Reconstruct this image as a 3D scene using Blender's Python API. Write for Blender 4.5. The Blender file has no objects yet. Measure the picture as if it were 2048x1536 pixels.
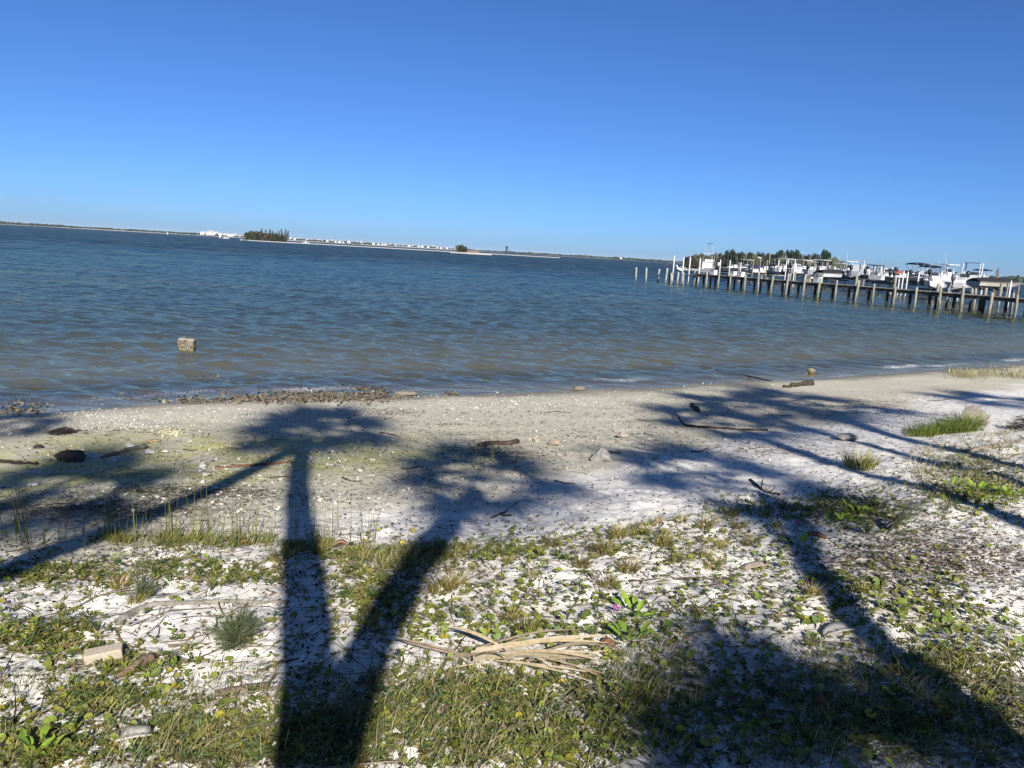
import bpy, math, random
import numpy as np
from math import sin, cos, radians, pi, sqrt, atan2
from mathutils import Matrix
R = np.random.default_rng(7)
random.seed(7)
sc = bpy.context.scene
C = sc.collection

# ---------------------------------------------------------------- camera
F_PX, PITCH, ROLL, CAMZ = 1538.0, radians(9.69), radians(3.3), 1.7
cam = bpy.data.objects.new('camera', bpy.data.cameras.new('camera'))
C.objects.link(cam)
sc.camera = cam
cam.data.sensor_width = 36
cam.data.lens = F_PX / 2048 * 36
cam.data.clip_start = 0.05
cam.data.clip_end = 20000
cam.matrix_world = Matrix.Translation((0, 0, CAMZ)) @ Matrix.Rotation(pi / 2 - PITCH, 4, 'X') @ Matrix.Rotation(ROLL, 4, 'Z')

# ---------------------------------------------------------------- sky, sun, exposure
SUN_EL, SUN_ROT = radians(30), radians(167)
SUN = np.array([sin(SUN_ROT) * cos(SUN_EL), cos(SUN_ROT) * cos(SUN_EL), sin(SUN_EL)])
w = bpy.data.worlds.new("World")
sc.world = w
w.use_nodes = True
nt = w.node_tree
bg = nt.nodes['Background']
sky = nt.nodes.new('ShaderNodeTexSky')
sky.sky_type = 'NISHITA'
sky.sun_disc = False
sky.sun_elevation = SUN_EL
sky.sun_rotation = SUN_ROT
sky.ozone_density = 8
sky.air_density = 0.7
sky.dust_density = 0.5
tn = nt.nodes.new('ShaderNodeMix')
tn.data_type = 'RGBA'
tn.blend_type = 'MULTIPLY'
tn.inputs[0].default_value = 1
tn.inputs[7].default_value = (0.68, 0.845, 1.045, 1)
nt.links.new(sky.outputs[0], tn.inputs[6])
nt.links.new(tn.outputs[2], bg.inputs[0])
bg.inputs[1].default_value = 0.062
sl = bpy.data.lights.new('sun', 'SUN')
sl.energy = 5.0
sl.angle = radians(0.53)
sl.color = (1.0, 0.965, 0.93)
so = bpy.data.objects.new('sun', sl)
C.objects.link(so)
so.rotation_euler = Matrix(((1, 0, 0), (0, 1, 0), (0, 0, 1))).to_euler()
from mathutils import Vector
so.rotation_euler = Vector(SUN).to_track_quat('Z', 'Y').to_euler()
so.location = (3, -12, 12)
sc.view_settings.view_transform = 'Standard'
sc.view_settings.look = 'None'
sc.view_settings.gamma = 1
sc.view_settings.use_curve_mapping = False
sc.view_settings.exposure = 0.92
sc.cycles.max_bounces = 6
sc.cycles.transparent_max_bounces = 6
sc.cycles.caustics_reflective = False
sc.cycles.caustics_refractive = False

# ---------------------------------------------------------------- picking points of the place by pixel of the photograph
def ray(px, py):
    u = (np.asarray(px, float) - 1024) / F_PX
    v = -(np.asarray(py, float) - 768) / F_PX
    c, s = cos(ROLL), sin(ROLL)
    x = u * c - v * s
    y = u * s + v * c
    return np.stack([x, cos(PITCH) + y * sin(PITCH), -sin(PITCH) + y * cos(PITCH)], -1)
def at(px, py, z):
    d = ray(px, py)
    t = (z - CAMZ) / d[..., 2]
    return d * t[..., None] + np.array([0, 0, CAMZ])
def far(px, py, depth):
    d = ray(px, py)
    return d * (depth / d[..., 1])[..., None] + np.array([0, 0, CAMZ])
def horizon(px):
    return 446 + 0.0576 * px

# ---------------------------------------------------------------- noise
def _h(ix, iy, seed):
    n = (ix.astype(np.int64) * 374761393 + iy.astype(np.int64) * 668265263 + seed * 144665) & 0x7fffffff
    n = ((n ^ (n >> 13)) * 1274126177) & 0x7fffffff
    n = n ^ (n >> 16)
    return (n & 0xffff) / 65535.0
def vnoise(x, y, seed=0):
    x = np.asarray(x, float); y = np.asarray(y, float)
    ix = np.floor(x); iy = np.floor(y)
    fx = x - ix; fy = y - iy
    fx = fx * fx * (3 - 2 * fx); fy = fy * fy * (3 - 2 * fy)
    a = _h(ix, iy, seed); b = _h(ix + 1, iy, seed); c = _h(ix, iy + 1, seed); d = _h(ix + 1, iy + 1, seed)
    return (a + (b - a) * fx) * (1 - fy) + (c + (d - c) * fx) * fy
def fbm(x, y, seed=0, oct=4):
    t = 0; a = 0.5; s = 0
    for k in range(oct):
        t = t + a * vnoise(x * 2 ** k + 17.3 * k, y * 2 ** k - 9.1 * k, seed + k); s += a; a *= 0.5
    return t / s
def sstep(a, b, x):
    t = np.clip((x - a) / (b - a), 0, 1)
    return t * t * (3 - 2 * t)

# ---------------------------------------------------------------- terrain
WZ = -0.70
SX = [-200, -60, -30, -12, -6.38, -5.48, -4.58, -2.54, 0.0, 2.65, 6.4, 9.66, 15.17, 25, 41, 80, 200]
SY = [-60, -12, -2, 5.7, 9.55, 10.25, 11.0, 12.0, 13.2, 14.5, 16.9, 19.0, 22.7, 29, 40, 66, 150]
def shore_s(x, y):
    return (np.interp(x, SX, SY) - y) * 0.84 + (fbm(x * 0.7, y * 0.7, 3) - 0.5) * 0.5
def ground_z(x, y, fine=True):
    s = shore_s(x, y)
    z = np.interp(s, [-80, -14, -5, -1.5, 0, 0.7, 2.0, 4.0, 5.8, 6.9, 7.6, 9.5, 40, 150],
                  [-3.5, -2.0, -1.2, -0.84, WZ, -0.61, -0.53, -0.40, -0.22, -0.10, -0.01, 0.02, 0.15, 0.8])
    veg = sstep(5.0, 7.2, s)
    z = z + (fbm(x * 0.9, y * 0.9, 11) - 0.5) * 0.10 * veg + (fbm(x * 0.5, y * 1.1, 12) - 0.5) * 0.05 * (1 - veg) * sstep(-1, 1, s)
    if fine:
        lump = fbm(x * 4.2, y * 4.2, 21, 4) - 0.5
        z = z + lump * (0.012 + 0.055 * veg)
        z = z + (fbm(x * 16, y * 16, 23, 3) - 0.5) * (0.006 + 0.022 * veg)
        z = z + (vnoise(x * 60, y * 60, 27) - 0.5) * 0.005
    return z
def gnd(px, py, z0=0.0):
    px = np.atleast_1d(np.asarray(px, float)); py = np.atleast_1d(np.asarray(py, float))
    z = np.full(px.shape, z0)
    for _ in range(14):
        p = at(px, py, z)
        z = 0.5 * z + 0.5 * np.maximum(ground_z(p[:, 0], p[:, 1]), -1.2)
    p = at(px, py, z)
    p[:, 2] = ground_z(p[:, 0], p[:, 1])
    return p

# ---------------------------------------------------------------- mesh helpers
def new_mesh(name, V, FS, tint=None, smooth=False, attrs=None):
    V = np.ascontiguousarray(V, np.float32)
    FS = [np.asarray(f, np.int32) for f in FS if len(f)]
    me = bpy.data.meshes.new(name)
    me.vertices.add(len(V))
    me.vertices.foreach_set('co', V.ravel())
    loops = np.concatenate([f.ravel() for f in FS])
    tot = np.concatenate([np.full(len(f), f.shape[1], np.int32) for f in FS])
    start = np.concatenate([[0], np.cumsum(tot)[:-1]]).astype(np.int32)
    me.loops.add(len(loops))
    me.loops.foreach_set('vertex_index', loops)
    me.polygons.add(len(tot))
    me.polygons.foreach_set('loop_start', start)
    me.polygons.foreach_set('loop_total', tot)
    me.polygons.foreach_set('use_smooth', np.full(len(tot), smooth, bool))
    if tint is not None:
        t = np.asarray(tint, np.float32)
        if t.ndim == 1:
            t = np.tile(t, (len(V), 1))
        if t.shape[1] == 3:
            t = np.concatenate([t, np.ones((len(V), 1), np.float32)], 1)
        a = me.attributes.new('tint', 'FLOAT_COLOR', 'POINT')
        a.data.foreach_set('color', np.ascontiguousarray(t, np.float32).ravel())
    for k, v in (attrs or {}).items():
        a = me.attributes.new(k, 'FLOAT', 'POINT')
        a.data.foreach_set('value', np.ascontiguousarray(v, np.float32))
    me.update(calc_edges=True)
    return me
class MB:
    def __init__(s): s.V = []; s.F = {}; s.T = []; s.n = 0
    def add(s, VF, tint=(1, 1, 1)):
        V, FS = VF
        V = np.asarray(V, float)
        for f in FS:
            f = np.asarray(f, int)
            if len(f): s.F.setdefault(f.shape[1], []).append(f + s.n)
        t = np.asarray(tint, float)
        s.T.append(np.tile(t, (len(V), 1)) if t.ndim == 1 else t)
        s.V.append(V); s.n += len(V)
        return s
    def mesh(s, name, mat, smooth=False):
        me = new_mesh(name, np.concatenate(s.V), [np.concatenate(v) for v in s.F.values()], np.concatenate(s.T), smooth)
        me.materials.append(mat)
        return me
    def build(s, name, mat, parent=None, smooth=False):
        return link(name, s.mesh(name, mat, smooth), parent)
def link(name, data, parent=None, loc=None, rz=None):
    o = bpy.data.objects.new(name, data)
    C.objects.link(o)
    if parent: o.parent = parent
    if loc is not None: o.location = [float(v) for v in loc]
    if rz is not None: o.rotation_euler = (0, 0, float(rz))
    return o
def tag(o, label=None, cat=None, group=None, kind=None):
    if label: o['label'] = label
    if cat: o['category'] = cat
    if group: o['group'] = group
    if kind: o['kind'] = kind
    return o
def thing(name, label, cat, loc=(0, 0, 0), rz=0, group=None):
    return tag(link(name, None, None, loc, rz), label, cat, group)
def copy_tree(o, parent=None):
    c = o.copy()
    C.objects.link(c)
    c.parent = parent
    for ch in [k for k in bpy.data.objects if k.parent == o]:
        copy_tree(ch, c)
    return c

def box(x0, x1, y0, y1, z0, z1):
    V = [(x0, y0, z0), (x1, y0, z0), (x1, y1, z0), (x0, y1, z0), (x0, y0, z1), (x1, y0, z1), (x1, y1, z1), (x0, y1, z1)]
    return np.array(V, float), [[(0, 3, 2, 1), (4, 5, 6, 7), (0, 1, 5, 4), (1, 2, 6, 5), (2, 3, 7, 6), (3, 0, 4, 7)]]
def tube(P, r, n=8, caps=True):
    P = np.asarray(P, float)
    r = np.broadcast_to(np.asarray(r, float), (len(P),))
    T = np.gradient(P, axis=0)
    T /= np.linalg.norm(T, axis=1)[:, None] + 1e-9
    up = np.array([0, 0, 1.0]) if abs(T[0, 2]) < 0.9 else np.array([1.0, 0, 0])
    V = []
    a = np.linspace(0, 2 * pi, n, endpoint=False)
    for k in range(len(P)):
        s_ = np.cross(T[k], up); s_ /= np.linalg.norm(s_) + 1e-9
        u_ = np.cross(s_, T[k])
        up = u_
        V.append(P[k] + r[k] * (np.cos(a)[:, None] * s_ + np.sin(a)[:, None] * u_))
    V = np.concatenate(V)
    i = np.arange(n); j = (i + 1) % n
    Q = np.concatenate([np.stack([k * n + i, k * n + j, (k + 1) * n + j, (k + 1) * n + i], 1) for k in range(len(P) - 1)])
    FS = [Q]
    if caps:
        m = len(V)
        V = np.concatenate([V, P[:1], P[-1:]])
        e = (len(P) - 1) * n
        FS.append(np.concatenate([np.stack([j, i, np.full(n, m)], 1), np.stack([e + i, e + j, np.full(n, m + 1)], 1)]))
    return V, FS
_ico = {}
def ico(sub):
    if sub in _ico: return _ico[sub]
    import bmesh
    bm = bmesh.new()
    bmesh.ops.create_icosphere(bm, subdivisions=sub, radius=1)
    V = np.array([v.co[:] for v in bm.verts]); F = np.array([[v.index for v in f.verts] for f in bm.faces])
    bm.free()
    _ico[sub] = (V, F)
    return V, F
def rock(size, seed, sub=3, rough=0.25, flat=0.0):
    V, F = ico(sub)
    r = np.random.default_rng(seed)
    d = np.zeros(len(V))
    for k in range(14):
        q = r.normal(size=3) * (1.2 + 0.55 * k)
        d += np.sin(V @ q + r.uniform(0, 6.28)) / (1.5 + 0.6 * k)
    V = V * (1 + rough * d * 0.5)[:, None]
    for k in range(11):   # chipped flat faces
        q = r.normal(size=3); q /= np.linalg.norm(q)
        h = V @ q; m = h > 0.62
        V[m] -= np.outer((h[m] - 0.62) * 0.92, q)
    return V * np.asarray(size), [F]
def rotz(a):
    c, s = cos(a), sin(a)
    return np.array([[c, -s, 0], [s, c, 0], [0, 0, 1.0]])
def rotx(a):
    c, s = cos(a), sin(a)
    return np.array([[1, 0, 0], [0, c, -s], [0, s, c]])
def xf(VF, M=None, t=(0, 0, 0), s=1.0):
    V, F = VF
    V = np.asarray(V) * s
    if M is not None: V = V @ np.asarray(M).T
    return V + np.asarray(t), F
def scatter(tmpl, pos, yaw, scale, tilt=None, tints=None):
    """many copies of one small template in one array set"""
    V, FS = tmpl
    V = np.asarray(V, float)
    N = len(pos)
    c, s = np.cos(yaw), np.sin(yaw)
    sc_ = np.broadcast_to(np.asarray(scale, float), (N,))
    M = np.zeros((N, 3, 3))
    M[:, 0, 0] = c; M[:, 0, 1] = -s; M[:, 1, 0] = s; M[:, 1, 1] = c; M[:, 2, 2] = 1
    if tilt is not None:
        ct, st = np.cos(tilt), np.sin(tilt)
        X = np.zeros((N, 3, 3)); X[:, 0, 0] = 1; X[:, 1, 1] = ct; X[:, 1, 2] = -st; X[:, 2, 1] = st; X[:, 2, 2] = ct
        M = M @ X
    out = np.einsum('nij,vj->nvi', M, V) * sc_[:, None, None] + pos[:, None, :]
    off = (np.arange(N) * len(V))
    FO = [(np.asarray(f)[None] + off[:, None, None]).reshape(-1, np.asarray(f).shape[1]) for f in FS]
    T = None
    if tints is not None:
        T = np.repeat(tints, len(V), axis=0)
    return (out.reshape(-1, 3), FO), T

# ---------------------------------------------------------------- materials
def nodes(name):
    m = bpy.data.materials.new(name)
    m.use_nodes = True
    t = m.node_tree
    t.nodes.clear()
    out = t.nodes.new('ShaderNodeOutputMaterial')
    def N(kind, **kw):
        n = t.nodes.new('ShaderNode' + kind)
        for k, v in kw.items():
            if k.startswith('i_'):
                n.inputs[k[2:].replace('_', ' ')].default_value = v
            else:
                setattr(n, k, v)
        return n
    def L(a, b): t.links.new(a, b)
    return m, t, N, L, out
def mixc(N, L, fac, a, b, blend='MIX'):
    n = N('Mix', data_type='RGBA', blend_type=blend)
    for i, v in ((0, fac), (6, a), (7, b)):
        if hasattr(v, 'is_output'): L(v, n.inputs[i])
        elif i == 0: n.inputs[0].default_value = v
        else: n.inputs[i].default_value = (*v, 1) if len(v) == 3 else v
    return n.outputs[2]
def mth(N, L, op, a, b=None, c=None, clamp=False):
    n = N('Math', operation=op, use_clamp=clamp)
    for i, v in enumerate((a, b, c)):
        if v is None: continue
        if hasattr(v, 'is_output'): L(v, n.inputs[i])
        else: n.inputs[i].default_value = v
    return n.outputs[0]
def ramp(N, L, v, lo, hi):
    n = N('MapRange', interpolation_type='SMOOTHSTEP')
    L(v, n.inputs[0]); n.inputs[1].default_value = lo; n.inputs[2].default_value = hi
    return n.outputs[0]
def mat_tint(name, rough=0.7, spec=0.3, nscale=20, namt=0.5, bump=0.0, bscale=60, trans=0.0, objrand=0.0, stretch=None, gain=1.0):
    """vertex 'tint' colour (what the thing itself is coloured) broken up by fine procedural grain"""
    m, t, N, L, out = nodes(name)
    at_ = N('Attribute', attribute_name='tint')
    tc = N('TexCoord')
    vec = tc.outputs['Object']
    if stretch:
        mp = N('Mapping'); mp.inputs['Scale'].default_value = stretch; L(vec, mp.inputs[0]); vec = mp.outputs[0]
    no = N('TexNoise'); no.inputs['Scale'].default_value = nscale; no.inputs['Detail'].default_value = 5
    L(vec, no.inputs['Vector'])
    v = N('MapRange'); L(no.outputs[0], v.inputs[0])
    v.inputs[1].default_value = 0.25; v.inputs[2].default_value = 0.75
    v.inputs[3].default_value = (1 - namt) * gain; v.inputs[4].default_value = (1 + namt * 0.6) * gain
    val = v.outputs[0]
    if objrand:
        oi = N('ObjectInfo')
        r = N('MapRange'); L(oi.outputs['Random'], r.inputs[0]); r.inputs[3].default_value = 1 - objrand; r.inputs[4].default_value = 1 + objrand
        val = mth(N, L, 'MULTIPLY', val, r.outputs[0])
    vm = N('VectorMath', operation='SCALE'); L(at_.outputs['Color'], vm.inputs[0]); L(val, vm.inputs['Scale'])
    b = N('BsdfPrincipled'); L(vm.outputs[0], b.inputs['Base Color'])
    b.inputs['Roughness'].default_value = rough
    b.inputs['Specular IOR Level'].default_value = spec
    if bump:
        n2 = N('TexNoise'); n2.inputs['Scale'].default_value = bscale; n2.inputs['Detail'].default_value = 4; L(vec, n2.inputs['Vector'])
        bp = N('Bump'); bp.inputs['Strength'].default_value = bump; bp.inputs['Distance'].default_value = 0.02
        L(n2.outputs[0], bp.inputs['Height']); L(bp.outputs[0], b.inputs['Normal'])
    sh = b.outputs[0]
    if trans:
        tr = N('BsdfTranslucent')
        v2 = N('VectorMath', operation='MULTIPLY'); L(vm.outputs[0], v2.inputs[0]); v2.inputs[1].default_value = (1.3, 1.35, 0.6)
        L(v2.outputs[0], tr.inputs[0])
        mx = N('MixShader'); mx.inputs[0].default_value = trans; L(sh, mx.inputs[1]); L(tr.outputs[0], mx.inputs[2]); sh = mx.outputs[0]
    L(sh, out.inputs[0])
    return m
M_LEAF = mat_tint('leaf', 0.55, 0.25, 30, 0.35, trans=0.25, objrand=0.15, gain=1.2)
M_GRASS = mat_tint('grass_blade', 0.6, 0.2, 25, 0.3, trans=0.25, objrand=0.2, gain=1.15)
M_DRY = mat_tint('dry_plant', 0.75, 0.2, 60, 0.35, objrand=0.12, gain=0.72)
M_WOOD = mat_tint('weathered_wood', 0.85, 0.15, 14, 0.5, bump=0.7, bscale=40, gain=0.55)
M_PILE = mat_tint('pier_timber', 0.85, 0.15, 3, 0.45, bump=0.5, bscale=12, stretch=(6, 6, 1), gain=0.62)
M_STONE = mat_tint('stone', 0.9, 0.2, 22, 0.5, bump=0.8, bscale=45, objrand=0.12, gain=0.68)
M_BRICK = mat_tint('brick_clay', 0.9, 0.15, 70, 0.25, bump=0.25, bscale=120, gain=0.72)
M_SHELL = mat_tint('shell', 0.6, 0.3, 80, 0.3, gain=0.85)
M_OYSTER = mat_tint('oyster', 0.7, 0.35, 50, 0.6, bump=0.5, bscale=90, gain=0.55)
M_FOL = mat_tint('far_foliage', 0.8, 0.1, 0.7, 0.4)
M_PAINT = mat_tint('boat_paint', 0.3, 0.5, 2, 0.15, gain=0.62)
M_CLOTH = mat_tint('boat_canvas', 0.8, 0.2, 5, 0.2)
M_WALL = mat_tint('house_paint', 0.8, 0.2, 0.5, 0.08, gain=0.62)
M_BIRD = mat_tint('feather', 0.8, 0.1, 20, 0.15, gain=0.8)

def mat_ground():
    m, t, N, L, out = nodes('beach_sand')
    g = N('NewGeometry')
    P = g.outputs['Position']
    def A(n): return N('Attribute', attribute_name=n).outputs['Fac']
    def noise(scale, det=4, rough=0.55):
        n = N('TexNoise'); n.inputs['Scale'].default_value = scale; n.inputs['Detail'].default_value = det; n.inputs['Roughness'].default_value = rough
        L(P, n.inputs['Vector']); return n.outputs[0]
    white, wet, algae, litter, sub = A('white'), A('wet'), A('algae'), A('litter'), A('sub')
    n1, n2, n3 = noise(2.5), noise(18), noise(170, 2)
    wsand = mixc(N, L, ramp(N, L, mth(N, L, 'ADD', mth(N, L, 'MULTIPLY', n2, 0.5), mth(N, L, 'MULTIPLY', noise(5, 5, 0.65), 0.5)), 0.36, 0.58), (0.49, 0.455, 0.395), (0.74, 0.70, 0.61))
    bsand = mixc(N, L, n1, (0.41, 0.37, 0.27), (0.51, 0.465, 0.35))
    c = mixc(N, L, white, bsand, wsand)
    c = mixc(N, L, mth(N, L, 'MULTIPLY', algae, ramp(N, L, n1, 0.3, 0.6)), c, (0.38, 0.36, 0.15))
    # fine dark and pale grains of crushed shell and plant crumbs
    vo = N('TexVoronoi'); vo.inputs['Scale'].default_value = 85; L(P, vo.inputs['Vector'])
    sep = N('SeparateColor'); L(vo.outputs['Color'], sep.inputs[0])
    dist = ramp(N, L, vo.outputs['Distance'], 0.42, 0.25)
    dark = mth(N, L, 'MULTIPLY', dist, mth(N, L, 'LESS_THAN', sep.outputs[0], mth(N, L, 'MULTIPLY_ADD', litter, 0.30, 0.025)))
    c = mixc(N, L, mth(N, L, 'MULTIPLY', dark, 0.75), c, (0.10, 0.08, 0.06))
    pale = mth(N, L, 'MULTIPLY', dist, mth(N, L, 'GREATER_THAN', sep.outputs[1], 0.93))
    c = mixc(N, L, mth(N, L, 'MULTIPLY', pale, mth(N, L, 'SUBTRACT', 1.0, white)), c, (0.72, 0.70, 0.64))
    # brown humus in littered hollows
    lf = mth(N, L, 'MULTIPLY', litter, ramp(N, L, noise(9, 6, 0.7), 0.42, 0.68))
    c = mixc(N, L, mth(N, L, 'MULTIPLY', lf, 0.6), c, (0.24, 0.19, 0.15))
    v = N('MapRange'); L(n3, v.inputs[0]); v.inputs[1].default_value = 0.3; v.inputs[2].default_value = 0.7; v.inputs[3].default_value = 0.80; v.inputs[4].default_value = 1.08
    vm = N('VectorMath', operation='SCALE'); L(c, vm.inputs[0]); L(v.outputs[0], vm.inputs['Scale'])
    c = mixc(N, L, wet, vm.outputs[0], mixc(N, L, 1.0, vm.outputs[0], (0.46, 0.43, 0.37), 'MULTIPLY'))
    c = mixc(N, L, sub, c, (0.30, 0.25, 0.165))
    b = N('BsdfPrincipled'); L(c, b.inputs['Base Color'])
    r = N('MapRange'); L(wet, r.inputs[0]); r.inputs[3].default_value = 0.95; r.inputs[4].default_value = 0.45; L(r.outputs[0], b.inputs['Roughness'])
    b.inputs['Specular IOR Level'].default_value = 0.25
    bp = N('Bump'); bp.inputs['Strength'].default_value = 0.55; bp.inputs['Distance'].default_value = 0.012
    hh = mth(N, L, 'ADD', noise(55, 4), mth(N, L, 'MULTIPLY', n3, 0.5))
    L(hh, bp.inputs['Height']); L(bp.outputs[0], b.inputs['Normal'])
    L(b.outputs[0], out.inputs[0])
    return m
def mat_water():
    m, t, N, L, out = nodes('bay_water')
    g = N('NewGeometry'); P = g.outputs['Position']
    def A(n): return N('Attribute', attribute_name=n).outputs['Fac']
    depth, foam, farw = A('depth'), A('foam'), A('far')
    def noise(scale, det=3, sc3=(1, 1, 1)):
        mp = N('Mapping'); mp.inputs['Scale'].default_value = sc3; mp.inputs['Rotation'].default_value = (0, 0, radians(-20)); L(P, mp.inputs[0])
        n = N('TexNoise'); n.inputs['Scale'].default_value = scale; n.inputs['Detail'].default_value = det; L(mp.outputs[0], n.inputs['Vector']); return n
    # small ripples near the shore
    rip = noise(4.2, 4, (0.28, 1, 1))
    r1 = N('VectorMath', operation='SUBTRACT'); L(rip.outputs['Color'], r1.inputs[0]); r1.inputs[1].default_value = (0.5, 0.5, 0.5)
    bp = N('VectorMath', operation='MULTIPLY_ADD'); L(r1.outputs[0], bp.inputs[0]); bp.inputs[1].default_value = (0.22, 0.42, 0.0); L(g.outputs['Normal'], bp.inputs[2])
    # chop too fine for the mesh far out: facets facing the wind-driven shore side dominate what is seen
    ch = noise(0.9, 4, (0.4, 1, 1))
    ch2 = noise(0.07, 3, (0.25, 1, 1))
    v1 = N('VectorMath', operation='SUBTRACT'); L(ch.outputs['Color'], v1.inputs[0]); v1.inputs[1].default_value = (0.5, 0.5, 0.5)
    v2 = N('VectorMath', operation='MULTIPLY_ADD'); L(v1.outputs[0], v2.inputs[0]); v2.inputs[1].default_value = (0.7, 1.25, 0.0); v2.inputs[2].default_value = (-0.02, -0.20, 0)
    gs = mth(N, L, 'MULTIPLY', farw, mth(N, L, 'MULTIPLY_ADD', ch2.outputs[0], 1.2, 0.4))
    v3 = N('VectorMath', operation='SCALE'); L(v2.outputs[0], v3.inputs[0]); L(gs, v3.inputs['Scale'])
    v4 = N('VectorMath', operation='ADD'); L(bp.outputs[0], v4.inputs[0]); L(v3.outputs[0], v4.inputs[1])
    nn = N('VectorMath', operation='NORMALIZE'); L(v4.outputs[0], nn.inputs[0])
    patch = noise(0.34, 3, (0.14, 1, 1))
    body = mixc(N, L, ramp(N, L, depth, 0.12, 1.1), (0.105, 0.096, 0.050), (0.040, 0.045, 0.025))
    body = mixc(N, L, ramp(N, L, depth, 0.9, 2.3), body, (0.006, 0.016, 0.020))
    body = mixc(N, L, mth(N, L, 'MULTIPLY', ramp(N, L, patch.outputs[0], 0.50, 0.68), 0.55), body, (0.088, 0.088, 0.036))
    di = N('BsdfDiffuse'); L(body, di.inputs[0])
    tr = N('BsdfTransparent'); tr.inputs[0].default_value = (0.80, 0.76, 0.62, 1)
    mx = N('MixShader'); L(ramp(N, L, depth, -0.01, 0.30), mx.inputs[0]); L(tr.outputs[0], mx.inputs[1]); L(di.outputs[0], mx.inputs[2])
    fr = N('Fresnel'); fr.inputs[0].default_value = 1.333; L(nn.outputs[0], fr.inputs[1])
    gl = N('BsdfGlossy'); gl.inputs[0].default_value = (0.98, 0.93, 0.72, 1); gl.inputs['Roughness'].default_value = 0.06; L(nn.outputs[0], gl.inputs['Normal'])
    m2 = N('MixShader'); L(mth(N, L, 'MULTIPLY', fr.outputs[0], 0.40), m2.inputs[0]); L(mx.outputs[0], m2.inputs[1]); L(gl.outputs[0], m2.inputs[2])
    fn = noise(30, 4)
    fo = N('BsdfDiffuse'); fo.inputs[0].default_value = (0.75, 0.75, 0.72, 1)
    ff = mth(N, L, 'MULTIPLY', foam, ramp(N, L, fn.outputs[0], 0.45, 0.6), clamp=True)
    m3 = N('MixShader'); L(ff, m3.inputs[0]); L(m2.outputs[0], m3.inputs[1]); L(fo.outputs[0], m3.inputs[2])
    L(m3.outputs[0], out.inputs[0])
    return m

# ---------------------------------------------------------------- ground sheet: fine ahead of the beach viewpoint, coarse all around
def polar(angs, rads, closed):
    A_, R_ = np.meshgrid(angs, rads)
    x = R_ * np.sin(A_); y = R_ * np.cos(A_)
    na, nr = len(angs), len(rads)
    i = np.arange(na if closed else na - 1); j = (i + 1) % na
    k = np.arange(nr - 1)[:, None]
    Q = np.stack([k * na + i, k * na + j, (k + 1) * na + j, (k + 1) * na + i], -1).reshape(-1, 4)[:, ::-1]
    return x.ravel(), y.ravel(), Q
angs = np.concatenate([np.radians(np.linspace(-46, 46, 640)), np.radians(np.linspace(49, 311, 60))])
rads = np.concatenate([[0.05, 0.4, 0.8, 1.2], np.geomspace(1.6, 30, 540), np.geomspace(32, 420, 40)])
gx, gy, gq = polar(angs, rads, True)
gs = shore_s(gx, gy)
gz = ground_z(gx, gy)
nb = fbm(gx * 1.1, gy * 1.1, 41)
nbig = fbm(gx * 0.5, gy * 0.5, 43)
wline = np.interp(gx, [-8, -2, 0, 2, 7, 14], [6.9, 6.7, 6.2, 5.0, 3.6, 2.6])
white = sstep(-0.5, 0.45, gs - wline + (nb - 0.5) * 1.6)
wet = sstep(1.1, 0.2, gs + (nb - 0.5) * 1.0)
sub = sstep(0.05, -0.35, gs)
algae = np.clip(1.9 * np.exp(-((gx + 2.6) / 1.9) ** 2 - ((gs - 4.3) / 0.9) ** 2) + 0.9 * np.exp(-((gx + 4.6) / 1.4) ** 2 - ((gs - 3.2) / 0.8) ** 2), 0, 1)
litter = np.clip(sstep(0.45, 0.75, nb) * sstep(5.4, 7.4, gs) + 0.35 * sstep(0.5, 0.8, nbig) * sstep(0.2, 2, gs), 0, 1)
gme = new_mesh('beach_ground', np.stack([gx, gy, gz], 1), [gq], None, True,
               dict(white=white, wet=wet, algae=algae, litter=litter, sub=sub))
gme.materials.append(mat_ground())
ground = tag(link('beach_ground', gme), 'white and beige sand beach sloping to the water', None, None, 'structure')

# ---------------------------------------------------------------- water sheet with real waves
wa = np.radians(np.linspace(-60, 60, 600))
wr = np.concatenate([np.geomspace(6.0, 170, 860), np.geomspace(176, 9000, 110)])
wx, wy, wq = polar(wa, wr, False)
rr = np.hypot(wx, wy)
dr = 0.0039 * rr
ws = shore_s(wx, wy)
wz = np.zeros_like(wx)
rw = np.random.default_rng(5)
near = sstep(0.0, -2.5, ws)
for k in range(64):
    lam = 0.15 * (1.0 / 0.15) ** (k / 63.0)
    th = radians(-112 + rw.normal() * 25)          # heading towards the shore, a little from the right
    kx, ky = 2 * pi / lam * cos(th), 2 * pi / lam * sin(th)
    amp = 0.0056 * lam ** 0.9
    att = sstep(1.8, 3.2, lam / dr)
    ph = kx * wx + ky * wy + rw.uniform(0, 6.28) + 1.4 * (fbm(wx * 0.12, wy * 0.12, 60 + k % 5, 2) - 0.5)
    w_ = np.sin(ph)
    wz += amp * att * (w_ + 0.38 * w_ * w_ - 0.19) * (0.25 + 0.75 * near)
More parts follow.
